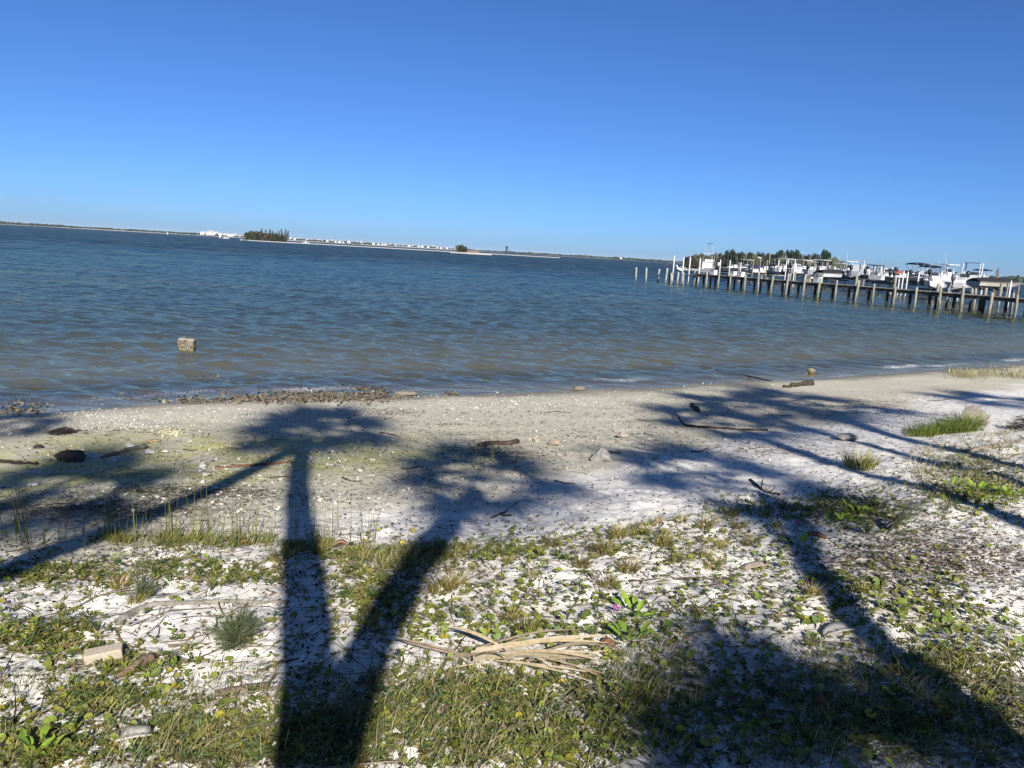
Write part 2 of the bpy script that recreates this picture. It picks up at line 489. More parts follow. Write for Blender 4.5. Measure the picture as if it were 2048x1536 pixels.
# low swells running parallel to the beach
phs = ws * 2 * pi / 1.9 + 3.0 * (fbm(wx * 0.25, wy * 0.25, 77, 2) - 0.5) * 2
env = sstep(0.3, -0.6, ws) * sstep(-22, -4, ws) * (0.3 + fbm(wx * 0.35, wy * 0.35, 78, 2))
sw = np.sin(phs)
wz += 0.020 * env * (sw + 0.4 * sw * sw)
foam = sstep(0.45, 0.8, fbm(wx * 0.45 + 3.3, wy * 0.45, 79, 2)) * np.exp(-((ws + 0.75 + 0.5 * (fbm(wx * 0.5, wy * 0.5, 80) - 0.5)) / 0.12) ** 2)
foam = np.maximum(foam, 0.5 * np.exp(-((ws + 0.05) / 0.05) ** 2) * sstep(0.4, 0.7, fbm(wx * 1.4, wy * 1.4, 81)))
depth_w = np.where(rr < 300, WZ + wz - ground_z(wx, wy, False), 4.0)
wme = new_mesh('bay_water', np.stack([wx, wy, WZ + wz], 1), [wq], None, True,
               dict(depth=depth_w, foam=foam, far=sstep(30, 170, rr)))
wme.materials.append(mat_water())
water = tag(link('bay_water', wme), 'choppy blue grey bay water turning brown in the shallows', None, None, 'structure')

# ================================================================ FAR SHORES
def clumps(pts, sizes, tints, sub=1):
    """leafy crown masses: jittered low icospheres plus ragged leaf faces"""
    mb = MB()
    V, F = ico(sub)
    r = R
    for p, s, t in zip(pts, sizes, tints):
        d = 1 + r.normal(size=len(V)) * 0.16
        mb.add((V * d[:, None] * s + p, [F]), np.asarray(t))
    return mb
def strip(name, cols, label):
    """low shore land: cols = list of (px, depth_front, depth_back, height)"""
    mb = MB()
    rows = []
    for px, d0, d1, h in cols:
        hp = horizon(px)
        a = far(px, hp, d0); b = far(px, hp, (d0 * 7 + d1) / 8); c = far(px, hp, d1)
        a[2] = WZ - 0.6; b[2] = WZ + h; c[2] = WZ + h * 1.2
        rows.append(np.array([a, b, c]))
    V = np.concatenate(rows)
    Q = []
    for k in range(len(rows) - 1):
        for j in range(2):
            Q.append((k * 3 + j, k * 3 + j + 1, (k + 1) * 3 + j + 1, (k + 1) * 3 + j))
    mb.add((V, [np.array(Q)[:, ::-1]]), (0.58, 0.55, 0.48))
    o = mb.build(name, M_STONE)
    return tag(o, label, None, None, 'structure')
strip('far_shore', [(x, 1500 + 500 * sstep(0, 900, x) + 25 * sin(x * 0.02), 2600, 2.3 - 1.8 * sstep(850, 1000, x)) for x in range(-300, 1500, 60)], 'low sandy far shore across the bay')
strip('right_shore', [(x, 820 + 30 * sin(x * 0.03), 1200, 0.6) for x in range(1650, 2500, 60)], 'low green shore at the right edge')
strip('sandbar', [(x, 590 + 0.16 * (x - 580) + 6 * sin(x * 0.05), 612 + 0.16 * (x - 580), 0.38) for x in range(560, 1130, 20)], 'thin pale sandbar in front of the houses')
strip('pine_island_shore', [(x, 235 + 8 * sin(x * 0.06), 330, 0.5) for x in range(1360, 1700, 20)], 'low spit of land behind the marina')
strip('mangrove_island_shore', [(x, 555 + abs(x - 535) * 0.25, 585, 0.45) for x in range(480, 596, 8)], 'sandy edge of the small bushy island')
strip('low_island_shore', [(x, 470 + abs(x - 935) * 0.3, 492, 0.8) for x in range(900, 985, 6)], 'red brown bank of the low island')

def treeline(name, x0, x1, n, depth, h, label, col=(0.026, 0.042, 0.028), sq=1.6, base=lambda x: 0.4):
    pts, szs, tt = [], [], []
    for k in range(n):
        px = x0 + (x1 - x0) * (k + R.uniform(0, 1)) / n
        dep = depth(px) + R.uniform(0, 60) * (depth(px) / 1500)
        hh = h(px) * (0.55 + 0.75 * fbm(np.array(px * 0.05), np.array(3.3), 9) ** 1.0) * R.uniform(0.8, 1.15)
        p = far(px, horizon(px), dep); p[2] = WZ + base(px) + hh * 0.45
        pts.append(p); szs.append(np.array([hh * sq, hh * sq, hh * 0.6]))
        g = R.uniform(0.7, 1.35)
        tt.append(np.array(col) * g * np.array([R.uniform(0.9, 1.25), 1, R.uniform(0.8, 1.1)]))
    o = clumps(pts, szs, tt).build(name, M_FOL)
    return tag(o, label, None, None, 'stuff')
treeline('mangrove_treeline', -300, 1440, 800, lambda x: 1560 + 500 * sstep(0, 900, x), lambda x: 3.6 + 2.4 * sstep(900, 1200, x) + 1.2 * sstep(560, 600, x) * sstep(900, 800, x), 'thin dark line of mangroves along the far shore', base=lambda x: 1.6 - 1.3 * sstep(850, 1000, x))
treeline('right_treeline', 1660, 2500, 620, lambda x: 860, lambda x: 5.0 + 2.0 * sstep(1900, 2040, x), 'dark green wood along the right far shore', sq=0.6)

# houses of the far shore, each its own
hs = MB(); hs.add(box(-4, 4, -4, 4, 0, 6.0), (0.80, 0.79, 0.76))
house_wall = hs.mesh('wall', M_WALL)
def roof_mesh(col, hip):
    V = np.array([(-4.5, -4.5, 5.9), (4.5, -4.5, 5.9), (4.5, 4.5, 5.9), (-4.5, 4.5, 5.9), (-hip, 0, 8.2), (hip, 0, 8.2)], float)
    mb = MB(); mb.add((V, [[(0, 1, 5, 4), (2, 3, 4, 5), (0, 3, 2, 1)], [(1, 2, 5), (3, 0, 4)]]), col)
    return mb.mesh('roof', M_WALL)
roofs = [roof_mesh((0.62, 0.61, 0.60), 1.5), roof_mesh((0.35, 0.33, 0.31), 3.8), roof_mesh((0.75, 0.74, 0.72), 2.5), roof_mesh((0.42, 0.30, 0.24), 2.0)]
hx = [407, 414, 421, 429, 436, 443, 450, 456, 462, 468, 474, 481, 486, 582, 590, 597, 606, 614, 622, 628, 636, 645, 655, 664, 672, 679, 688, 697, 704, 713, 722, 731, 742, 748, 757, 765, 773, 782, 790, 799, 808, 818, 826, 837, 846, 856, 866, 875, 884, 893, 903, 954, 1058, 1068, 1241, 1250]
hl = ['white two storey house on the far shore among low trees', 'white house with a grey hip roof on the far shore', 'pale house with a brownish roof on the far shore']
for k, x in enumerate(hx):
    dep = 1570 + 500 * sstep(0, 900, x) + R.uniform(-25, 40)
    p = far(x + R.uniform(-1.5, 1.5), horizon(x), dep); p[2] = WZ + 2.0
    big = 0.95 if x < 480 else 0.72
    if x in (414, 421, 613): big = 1.25
    if x > 940: big = 0.6
    ri = int(R.integers(0, 4))
    t = thing('house', hl[{0: 0, 2: 0, 1: 1, 3: 2}[ri]], 'house', p, R.uniform(-0.5, 0.5), 'houses along the far shore')
    t.scale = (big * R.uniform(0.75, 1.25), big, big * R.uniform(0.75, 1.2))
    link('wall', house_wall, t); link('roof', roofs[ri], t)
# water tower, far beacon, channel markers
def lathe(prof, n=10):
    P = np.array([(0, 0, z) for _, z in prof], float)
    return tube(P, np.array([r for r, _ in prof]), n)
p = far(1013, horizon(1013), 1900); p[2] = WZ
t = thing('water_tower', 'dark slim tower rising above the far tree line', 'tower', p)
MB().add(lathe([(3.2, 0), (2.6, 9), (2.4, 12)]), (0.05, 0.06, 0.08)).build('shaft', M_WALL, t)
MB().add(lathe([(2.4, 12.02), (3.6, 13.5), (3.6, 16), (1.0, 17)]), (0.05, 0.06, 0.08)).build('tank', M_WALL, t)
for k, (x, dep, hh, lab) in enumerate([(18, 800, 4.6, 'dark channel marker post standing off the far left shore'), (335, 760, 2.6, 'pale channel marker post between the far left shore and the houses'), (440, 620, 2.4, 'white channel marker in front of the far houses, left of the bushy island')]):
    p = far(x, horizon(x), dep); p[2] = WZ - 0.5
    t = thing('channel_marker', lab, 'channel marker', p)
    MB().add(lathe([(0.18, 0), (0.16, hh)], 6), (0.25, 0.22, 0.2) if k == 0 else (0.6, 0.6, 0.58)).build('post', M_PILE, t)
    MB().add(box(-0.7, 0.7, -0.28, -0.2, hh - 0.9, hh + 0.4), (0.08, 0.1, 0.08) if k == 0 else (0.75, 0.75, 0.72)).build('board', M_PAINT, t)
for x, y, lab in [(452, 474, 'small white boat far out left of the bushy island'), (612, 487.5, 'small white boat far out right of the bushy island')]:
    p = far(x, y, 640); p[2] = WZ - 0.05
    t = thing('far_boat', lab, 'boat', p)

# ---------------------------------------------------------------- trees built of many small leaf faces
def leaf_cloud(centers, radii, n, size, tint, aspect=0.4, droop=0.0):
    """n small leaf-shaped quads spread through several ellipsoid clumps"""
    k = R.integers(0, len(centers), n)
    d = R.normal(size=(n, 3)); d /= np.linalg.norm(d, axis=1)[:, None]
    rad = R.uniform(0.25, 1.0, n) ** 0.5
    pos = np.asarray(centers)[k] + d * rad[:, None] * np.asarray(radii)[k]
    T = np.array([(-aspect, 0, 0), (0, -0.5, 0.08), (aspect, 0, 0), (0, 0.5, 0.08)]) * 1.0
    T = np.array([(0, -1, 0), (aspect, 0, 0.05), (0, 1, 0), (-aspect, 0, 0.05)])
    tt = np.asarray(tint)[None] * R.uniform(0.6, 1.4, (n, 1)) * R.uniform(0.9, 1.1, (n, 3))
    return scatter((T, [[(0, 1, 2, 3)]]), pos, R.uniform(0, 6.28, n), size * R.uniform(0.6, 1.3, n), R.uniform(-1.3 - droop, 1.3, n), tt)
def pine_meshes(h, spread, n, tint, bare=0.0):
    tm = MB()
    tm.add(tube([(0, 0, -0.5), (0.1 * h * 0.1, 0, h * 0.5), (0, 0.02 * h, h)], [h * 0.02, h * 0.014, h * 0.004], 6), (0.12, 0.10, 0.085))
    cs, rs = [], []
    for k in range(14):
        z = h * (0.22 + bare * 0.3 + (0.75 - bare * 0.3) * k / 13)
        for q in range(3):
            a = R.uniform(0, 6.28); rr_ = spread * (1.15 - 0.75 * k / 13) * R.uniform(0.4, 1.0)
            c = np.array([cos(a) * rr_, sin(a) * rr_, z + R.uniform(-0.4, 0.4)])
            cs.append(c); rs.append(np.array([0.30, 0.30, 0.55]) * spread * R.uniform(0.5, 1.0))
            tm.add(tube([(0, 0, z - 0.3), c], [h * 0.006, h * 0.002], 4), (0.12, 0.10, 0.085))
    cm = MB()
    vf, tt = leaf_cloud(cs, rs, int(n * 1.7), 0.24 * spread, tint, 0.30)
    cm.add(vf, tt)
    return tm.mesh('trunk', M_WOOD), cm.mesh('crown', M_FOL)
pv = [pine_meshes(9, 1.9, 900, (0.045, 0.066, 0.040)), pine_meshes(8, 1.6, 700, (0.055, 0.070, 0.045)), pine_meshes(9, 2.4, 1100, (0.035, 0.060, 0.034)), pine_meshes(7, 1.7, 380, (0.085, 0.075, 0.055), 0.3)]
PL = ['dark feathery pine behind the marina boats', 'dark feathery pine behind the marina boats', 'broad dark green tree behind the marina boats', 'sparse brownish pine behind the marina boats']
# (px, py of top, variant)
pines = [(1386, 514, 3), (1392, 512, 1), (1424, 510, 1), (1432, 508, 3), (1446, 511, 3), (1456, 506, 2), (1466, 504, 2), (1476, 507, 1), (1487, 506, 1), (1497, 509, 1), (1505, 510, 3), (1519, 507, 1),
         (1528, 512, 3), (1538, 511, 1), (1552, 512, 2), (1563, 503, 0), (1572, 506, 2), (1581, 507, 2), (1591, 506, 2), (1604, 514, 3), (1614, 512, 1), (1624, 515, 1), (1634, 511, 0), (1645, 506, 2), (1654, 508, 2), (1662, 522, 1), (1668, 530, 0), (1400, 511, 1), (1440, 508, 1), (1472, 509, 1), (1512, 510, 1), (1534, 509, 1), (1545, 510, 0), (1558, 507, 1), (1598, 510, 1), (1609, 513, 1), (1619, 512, 0), (1630, 510, 1), (1482, 509, 0), (1501, 507, 0), (1524, 508, 1)]
spec = {1645: 'round crowned tall tree at the right end of the wood behind the marina', 1386: 'sparse brownish pine at the left end of the wood, left of the tower boat', 1563: 'tallest pointed pine of the wood behind the marina, above white T-top boats', 1668: 'low dark pine at the far right end of the wood behind the boats'}
for x, yt, v in pines:
    dep = 262 + R.uniform(-15, 30)
    p = far(x, yt, dep); H = (p[2] - (WZ + 0.4)) * 1.06
    t = thing('pine_tree', spec.get(x, PL[v]), 'tree', (p[0], p[1], WZ + 0.4), R.uniform(0, 6.28), 'trees of the wood behind the marina')
    h0 = (9, 8, 9, 7)[v]
    s = H / (h0 * 1.04)
    t.scale = (s * R.uniform(0.95, 1.25), s * 1.1, s)
    link('trunk', pv[v][0], t); link('crown', pv[v][1], t)
# undergrowth beneath the pines
treeline('spit_undergrowth', 1384, 1676, 210, lambda x: 268, lambda x: 5.2, 'brown green undergrowth beneath the trees behind the marina', (0.055, 0.058, 0.035), 0.7)
# bushy island
def bush_meshes(n, tint, size=0.35):
    cs = [np.array([R.uniform(-1, 1), R.uniform(-0.8, 0.8), R.uniform(0.3, 1.1)]) for _ in range(10)]
    vf, tt = leaf_cloud(cs, [np.array([0.7, 0.7, 0.55])] * 10, n, size, tint, 0.55)
    m = MB(); m.add(vf, tt)
    s = MB()
    for c in cs[:5]: s.add(tube([(0, 0, -0.3), c * np.array([0.5, 0.5, 0.6]), c], [0.07, 0.05, 0.02], 4), (0.13, 0.10, 0.08))
    return s.mesh('stem', M_WOOD), m.mesh('crown', M_FOL)
bv = [bush_meshes(500, (0.050, 0.062, 0.028), 0.26), bush_meshes(500, (0.075, 0.062, 0.034), 0.26)]
isl = [(500, 5.2, 0), (507, 6.0, 1), (514, 6.2, 1), (521, 5.6, 0), (528, 5.2, 1), (535, 5.0, 1), (542, 5.4, 1), (549, 5.6, 0), (556, 5.0, 0), (562, 4.4, 0), (568, 3.2, 0), (511, 3.6, 0), (537, 3.4, 0)]
for x, h, v in isl:
    p = far(x, horizon(x), 572 + R.uniform(-4, 8)); p[2] = WZ + 0.3
    t = thing('mangrove_bush', ['dark green mangrove bush on the bushy island', 'brownish mangrove bush on the bushy island'][v], 'bush', p, R.uniform(0, 6.28), 'mangrove bushes on the small island')
    t.scale = (h * 0.62, h * 0.5, h * 0.72)
    link('stem', bv[v][0], t); link('crown', bv[v][1], t)
isp = [(516, 461, 1, -0.25), (524, 458, 3, -0.1), (531, 460, 1, 0.05), (539, 459, 1, 0.1), (545, 462, 1, 0.05), (560, 462, 3, -0.3), (565, 459, 3, -0.2), (571, 460, 3, 0.1), (575, 462, 3, 0.18)]
for x, yt, v, ln in isp:
    p = far(x, yt, 576); H = p[2] - WZ
    t = thing('island_pine', 'thin feathery pine above the bushy island' if v == 1 else 'sparse bare pine above the bushy island', 'tree', (p[0] - ln * H * 0.5, p[1], WZ + 0.3), R.uniform(0, 6.28), 'pines on the small island')
    s = H / ((9, 8, 9, 7)[v] * 1.04)
    t.scale = (s * 0.6, s * 0.6, s)
    t.rotation_euler = (0, ln, R.uniform(-0.4, 0.4))
    link('trunk', pv[v][0], t); link('crown', pv[v][1], t)
for x, h, v in [(919, 5.0, 0), (924, 5.6, 0), (929, 4.6, 1)]:
    p = far(x, horizon(x), 482); p[2] = WZ + 0.5
    t = thing('mangrove_bush', 'dark bush on the low red banked island', 'bush', p, R.uniform(0, 6.28), 'bushes on the low island')
    t.scale = (h * 0.35, h * 0.3, h * 0.55)
    link('stem', bv[v][0], t); link('crown', bv[v][1], t)
p = far(945, horizon(945), 484); p[2] = WZ + 0.6
t = thing('low_shed', 'long low reddish shed on the low island bank', 'shed', p, -0.1)
MB().add(box(-4.5, 4.5, -1.5, 1.5, 0, 1.0), (0.32, 0.22, 0.17)).build('wall', M_WALL, t)
MB().add((np.array([(-4.8, -1.8, 1.01), (4.8, -1.8, 1.01), (4.8, 1.8, 1.01), (-4.8, 1.8, 1.01), (-4.8, 0, 1.7), (4.8, 0, 1.7)]), [[(0, 1, 5, 4), (2, 3, 4, 5), (0, 3, 2, 1)], [(1, 2, 5), (3, 0, 4)]]), (0.30, 0.24, 0.22)).build('roof', M_WALL, t)

# pale sea air between the beach and the far shores
hz = MB().add(box(-9200, 9200, -300, 9300, -5.5, 26)).build('haze', None)
hm = bpy.data.materials.new('sea_haze'); hm.use_nodes = True
hn = hm.node_tree; hn.nodes.clear()
ho = hn.nodes.new('ShaderNodeOutputMaterial'); hv = hn.nodes.new('ShaderNodeVolumePrincipled')
hv.inputs['Color'].default_value = (0.80, 0.90, 1.0, 1); hv.inputs['Density'].default_value = 0.00005
hn.links.new(hv.outputs[0], ho.inputs['Volume'])
hz.data.materials.clear(); hz.data.materials.append(hm)
tag(hz, 'thin pale haze in the air over the bay', None, None, 'stuff')

# ================================================================ PIER
A0, A1 = np.array([19.9, 84.3]), np.array([41.5, 39.5])
pd = (A1 - A0); plen = np.linalg.norm(pd); pd /= plen
pn = np.array([pd[1], -pd[0]]); pn = pn if pn[0] > 0 else -pn      # away from the beach viewpoint's side
DZ = WZ + 1.28
pier = thing('pier', 'long weathered timber pier on pilings running out from the right shore', 'pier', (A0[0], A0[1], 0), atan2(pd[1], pd[0]))
sgn = 1.0 if np.dot(rotz(atan2(pd[1], pd[0]))[:2, 1], pn) > 0 else -1.0
PW = 1.7
PT = (0.27, 0.25, 0.20)
def pile_mesh(h, r, tint, seed):
    rg = np.random.default_rng(seed)
    z = np.linspace(-1.2, h, 9)
    P = np.stack([np.cumsum(rg.normal(size=9) * 0.008), np.cumsum(rg.normal(size=9) * 0.008), z], 1)
    rad = r * (1 + rg.normal(size=9) * 0.05); rad[-1] *= 0.85
    V, FS = tube(P, rad, 9)
    T = np.tile(np.array(tint), (len(V), 1))
    lowz = V[:, 2] < 0.42 + 0.1 * np.sin(V[:, 0] * 40)
    T[lowz] *= np.array([0.5, 0.52, 0.48])        # weed and barnacle band
    return V, FS, T
nb_ = int(plen / 1.86)
for k in range(nb_ + 1):
    u = k * plen / nb_
    V, FS, T = pile_mesh(1.28 + R.uniform(0.15, 0.65), 0.095 * R.uniform(0.85, 1.25), (np.array([0.42, 0.40, 0.33]) if k % 3 else np.array([0.36, 0.36, 0.25])) * R.uniform(0.85, 1.1), 300 + k)
    o = MB().add((V, FS), T).build('piling', M_PILE, pier, True); o.location = (u + R.uniform(-0.15, 0.15), -sgn * (PW / 2 + 0.10), WZ)
    o.rotation_euler = (R.normal() * 0.03, R.normal() * 0.035, 0)
    if k % 1 == 0:
        V, FS, T = pile_mesh(1.1, 0.11, (0.12, 0.10, 0.08), 500 + k)  # inner piling under the deck: the deck's shade is put into its dark tint
        o = MB().add((V, FS), T).build('piling', M_PILE, pier, True); o.location = (u + 0.9 + R.uniform(-0.1, 0.1), -sgn * (PW / 2 - 0.45), WZ)
    if k % 2 == 0:
        V, FS, T = pile_mesh(1.28 + R.uniform(0.2, 1.0), 0.11, (0.36, 0.34, 0.28), 700 + k)
        o = MB().add((V, FS), T).build('piling', M_PILE, pier, True); o.location = (u + 0.3, sgn * (PW / 2 + 0.10), WZ)
for yy in (-PW / 2 + 0.12, PW / 2 - 0.12):
    MB().add(box(-0.3, plen + 3, yy - 0.05, yy + 0.05, DZ - 0.30, DZ - 0.05), (0.16, 0.14, 0.11)).build('stringer', M_PILE, pier)
mb = MB()
u = -0.3
k = 0
pl_me = [MB().add(box(-0.066, 0.066, -PW / 2, PW / 2, -0.045, 0), np.array(PT) * s_).mesh('deck_plank', M_PILE) for s_ in (0.85, 1.0, 1.15, 1.25)]
rest = MB()
pk = 0
while u < plen + 3:
    if u > plen - 40 and pk < 290:
        o = link('deck_plank', pl_me[int(R.integers(0, 4))], pier, (u, R.uniform(-0.03, 0.03), DZ + R.uniform(-0.008, 0.008)))
        pk += 1
    else:
        rest.add(box(u - 0.066, u + 0.066, -PW / 2 + R.uniform(-0.03, 0.03), PW / 2, DZ - 0.045, DZ + R.uniform(-0.006, 0.006)), np.array(PT) * R.uniform(0.85, 1.2))
    u += 0.142
tag(rest.build('deck_planks', M_PILE, pier), None, None, None, 'stuff')
for k in range(10):
    u = R.uniform(2, plen - 2)
    MB().add(box(u - 0.05, u + 0.05, sgn * (PW / 2) - 0.05, sgn * (PW / 2) + 0.05, DZ, DZ + R.uniform(0.5, 1.0)), (0.36, 0.34, 0.28)).build('railing_post', M_PILE, pier)
# white cross walk beyond the pier's outer end
lp = far(1398, 552, 84); rp = far(1338, 547, 92)
cw = thing('finger_dock', 'low narrow pale dock beyond the outer end of the pier', 'dock', (lp[0], lp[1], 0))
dv = rp - lp
mb = MB()
ang = atan2(dv[1], dv[0]); ln_ = np.hypot(dv[0], dv[1])
cw.rotation_euler = (0, 0, ang)
mb.add(box(0, ln_, -0.3, 0.3, lp[2] - 0.1, lp[2] + 0.02), (0.6, 0.58, 0.53)); mb.build('deck', M_PILE, cw)
for uu in (0.6, ln_ * 0.5, ln_ - 0.3):
    MB().add(tube([(uu, 0, -2), (uu, 0, lp[2] - 0.1)], 0.1, 7), (0.3, 0.28, 0.22)).build('post', M_PILE, cw)
# dock at the right, behind the pier
lp = far(1885, 588, 64); rp = far(2120, 603, 52)
fd = thing('side_dock', 'second timber walkway behind the pier at the right edge', 'dock', (lp[0], lp[1], 0))
dv = rp - lp; ang = atan2(dv[1], dv[0]); ln_ = np.hypot(dv[0], dv[1]); fd.rotation_euler = (0, 0, ang)
MB().add(box(0, ln_, -0.6, 0.6, DZ - 0.25, DZ - 0.05), (0.2, 0.18, 0.15)).build('deck', M_PILE, fd)
for k in range(9):
    uu = 0.3 + ln_ * k / 9
    V, FS, T = pile_mesh(1.28 + R.uniform(0.1, 0.8), 0.09, (0.4, 0.38, 0.32), 900 + k)
    o = MB().add((V, FS), T).build('piling', M_PILE, fd, True); o.location = (uu, R.choice([-0.68, 0.68]), WZ)

# free standing pilings in the water left of the pier
fp = [(1272, 559.8, 534.5, 'leftmost lone grey piling standing in the water left of the pier'), (1291.8, 562.8, 535.4, 'second lone piling from the left beyond the pier end'), (1316, 564.7, 538, 'third lone piling from the left beyond the pier end'),
      (1331, 566.7, 536, 'lone piling with a dark bird on top beyond the pier end'), (1341, 567.7, 546, 'short lone piling right of the one carrying the dark bird'), (1354, 568.6, 544, 'lone piling with a white bird on top beyond the pier end'), (1366, 570.6, 545, 'rightmost lone piling beside the outer end of the pier')]
tops = []
for k, (x, yb, yt, lab) in enumerate(fp):
    b = at(np.float64(x), np.float64(yb), np.float64(WZ)); tp = far(x + 2.0, yt, b[1])
    h = tp[2] - WZ
    V, FS, T = pile_mesh(h, 0.11, (0.50, 0.49, 0.44), 40 + k)
    o = MB().add((V, FS), T).build('piling', M_PILE, None, True)
    o.location = (b[0], b[1], WZ); o.rotation_euler = (0, R.normal() * 0.03, 0)
    tag(o, lab, 'piling', 'lone pilings left of the pier')
    tops.append((b[0], b[1], WZ + h))
# birds on pilings
def bird(name, loc, s, tint, beak, label, cat, rz):
    t = thing(name, label, cat, loc, rz)
    P = np.array([(-0.42, 0, 0.16), (-0.30, 0, 0.22), (-0.12, 0, 0.30), (0.05, 0, 0.36), (0.15, 0, 0.46), (0.16, 0, 0.60), (0.20, 0, 0.70), (0.28, 0, 0.71), (0.34, 0, 0.69)]) * s
    MB().add(tube(P, np.array([0.02, 0.07, 0.13, 0.14, 0.09, 0.05, 0.055, 0.05, 0.025]) * s, 8), tint).build('body', M_BIRD, t, True)
    MB().add(tube(np.array([(0.33, 0, 0.69), (0.45, 0, 0.64), (0.56, 0, 0.58)]) * s, np.array([0.022, 0.016, 0.004]) * s, 6), beak).build('beak', M_BIRD, t, True)
    for sd in (-1, 1):
        MB().add(tube(np.array([(0.0, sd * 0.05, 0.0), (0.0, sd * 0.05, 0.13), (-0.03, sd * 0.05, 0.24)]) * s, 0.016 * s, 5), (0.08, 0.07, 0.05)).build('leg', M_BIRD, t)
bird('pelican', tops[3], 0.85, (0.07, 0.06, 0.055), (0.3, 0.27, 0.2), 'dark bird perched on a lone piling left of the pier', 'bird', 0.3)
bird('egret', tops[5], 1.0, (0.80, 0.80, 0.78), (0.5, 0.4, 0.1), 'white bird perched on a lone piling between tall white poles', 'bird', 2.6)
pp = far(1406, 541, 82); bird('egret', (pp[0], pp[1], pp[2]), 1.0, (0.80, 0.80, 0.78), (0.5, 0.4, 0.1), 'white bird perched at the outer end of the pier below the tower boat', 'bird', 1.2)

# lift poles of the boat slips
lift = [(1346, 546, 511, 100, 1), (1365, 546, 514, 100, 1), (1378, 546, 513, 100, 1), (1398, 547, 516, 100, 1), (1427, 530, 518, 130, 0), (1439, 545, 518.5, 120, 1), (1458, 547, 519.5, 120, 1), (1476, 546, 524, 118, 0), (1480, 546, 524, 118, 1),
        (1505, 540, 519, 116, 0), (1519, 540, 516, 116, 0), (1531, 556, 520, 114, 0), (1556, 540, 519, 114, 1), (1571, 545, 519, 112, 1), (1575, 540, 519, 116, 1), (1588, 545, 519, 112, 1), (1591, 540, 526, 112, 1), (1613, 540, 527, 110, 1),
        (1619, 540, 520, 118, 0), (1628, 540, 518, 118, 0), (1654, 545, 517, 108, 0), (1665, 548, 535, 108, 1), (1668, 550, 533, 106, 1), (1674, 548, 540, 106, 1), (1691, 552, 540, 104, 1), (1737, 556, 543, 98, 1), (1760, 560, 532, 97, 1), (1778, 562, 547, 95, 1), (1781, 562, 533, 95, 1), (1785, 560, 542, 95, 1),
        (1798, 562, 549, 92, 1), (1806, 556, 541, 92, 1), (1814, 562, 543, 90, 1), (1835, 570, 544, 88, 1), (1861, 572, 544, 86, 0), (1880, 572, 541, 84, 1), (1902, 578, 541, 82, 1), (1918, 575, 549, 80, 1), (1964, 575, 548, 78, 1), (2019, 585, 561, 72, 1)]
labs = ['tall white lift pole standing among the marina boats', 'weathered brown pole standing among the marina boats']
special = {1346: 'leftmost of the four tall white poles left of the pier end', 1365: 'second from left of the four tall white poles at the pier end', 1378: 'third from left of the four tall white poles at the pier end', 1398: 'rightmost of the four tall white poles, beside the tower boat', 1760: 'tall white pole right of the black canopied skiff', 1781: 'tall white pole left of the boats with navy canopies', 2019: 'short white pole right of the boat under a black cover', 1964: 'white pole with a box on it left of the covered boat'}
for x, yb, yt, dep, wh in lift:
    tp = far(x + 1.5, yt, dep)
    b = far(x, yb, dep)
    h = tp[2] - WZ
    r_ = 0.085 if wh else 0.085
    P = [(0, 0, -1.5), (0, 0, h * 0.5), (0, 0, h - 0.15), (0, 0, h)]
    col = (0.80, 0.79, 0.76) if wh else (0.33, 0.28, 0.21)
    o = MB().add(tube(P, [r_, r_, r_, r_ * 0.35 if wh else r_ * 0.9], 8), col).build('lift_pole', M_PAINT if wh else M_PILE, None, True)
    o.location = (b[0], b[1], WZ)
    tag(o, special.get(x, labs[0 if wh else 1]), 'pole', 'poles of the boat slips')
# tall wooden mast pole at the right with a light on top
b = far(1990, 575, 74); tp = far(1997, 537, 74)
o = thing('utility_pole', 'tall bare brown pole rising behind the boat under a black cover', 'pole', (b[0], b[1], WZ))
MB().add(tube([(0, 0, -1), (0.05, 0, tp[2] - WZ)], [0.17, 0.08], 8), (0.20, 0.15, 0.12)).build('shaft', M_PILE, o, True)
MB().add(tube([(-0.12, 0, tp[2] - WZ - 0.3), (0.12, 0, tp[2] - WZ - 0.25)], 0.07, 6), (0.20, 0.15, 0.12)).build('bracket', M_PILE, o)
for k, (x, yt, dep, lab) in enumerate([(1518, 516, 122, 'street lamp with a flat white head above the marina dock'), (1537, 508, 150, 'thin pale flagpole in front of the pines behind the marina')]):
    b = far(x, yt + 30, dep); tp = far(x, yt, dep); h = tp[2] - WZ
    t = thing('dock_lamp' if k == 0 else 'flagpole', lab, 'lamp' if k == 0 else 'pole', (b[0], b[1], WZ))
    MB().add(tube([(0, 0, -1), (0, 0, h)], [0.07, 0.05], 6), (0.35, 0.30, 0.22) if k == 0 else (0.65, 0.6, 0.45)).build('shaft', M_PILE, t)
    MB().add(box(-0.42, 0.1, -0.1, 0.1, h + 0.002, h + 0.14) if k == 0 else box(-0.06, 0.06, -0.06, 0.06, h + 0.002, h + 0.1), (0.75, 0.75, 0.75)).build('lamp_head' if k == 0 else 'finial', M_PAINT, t)

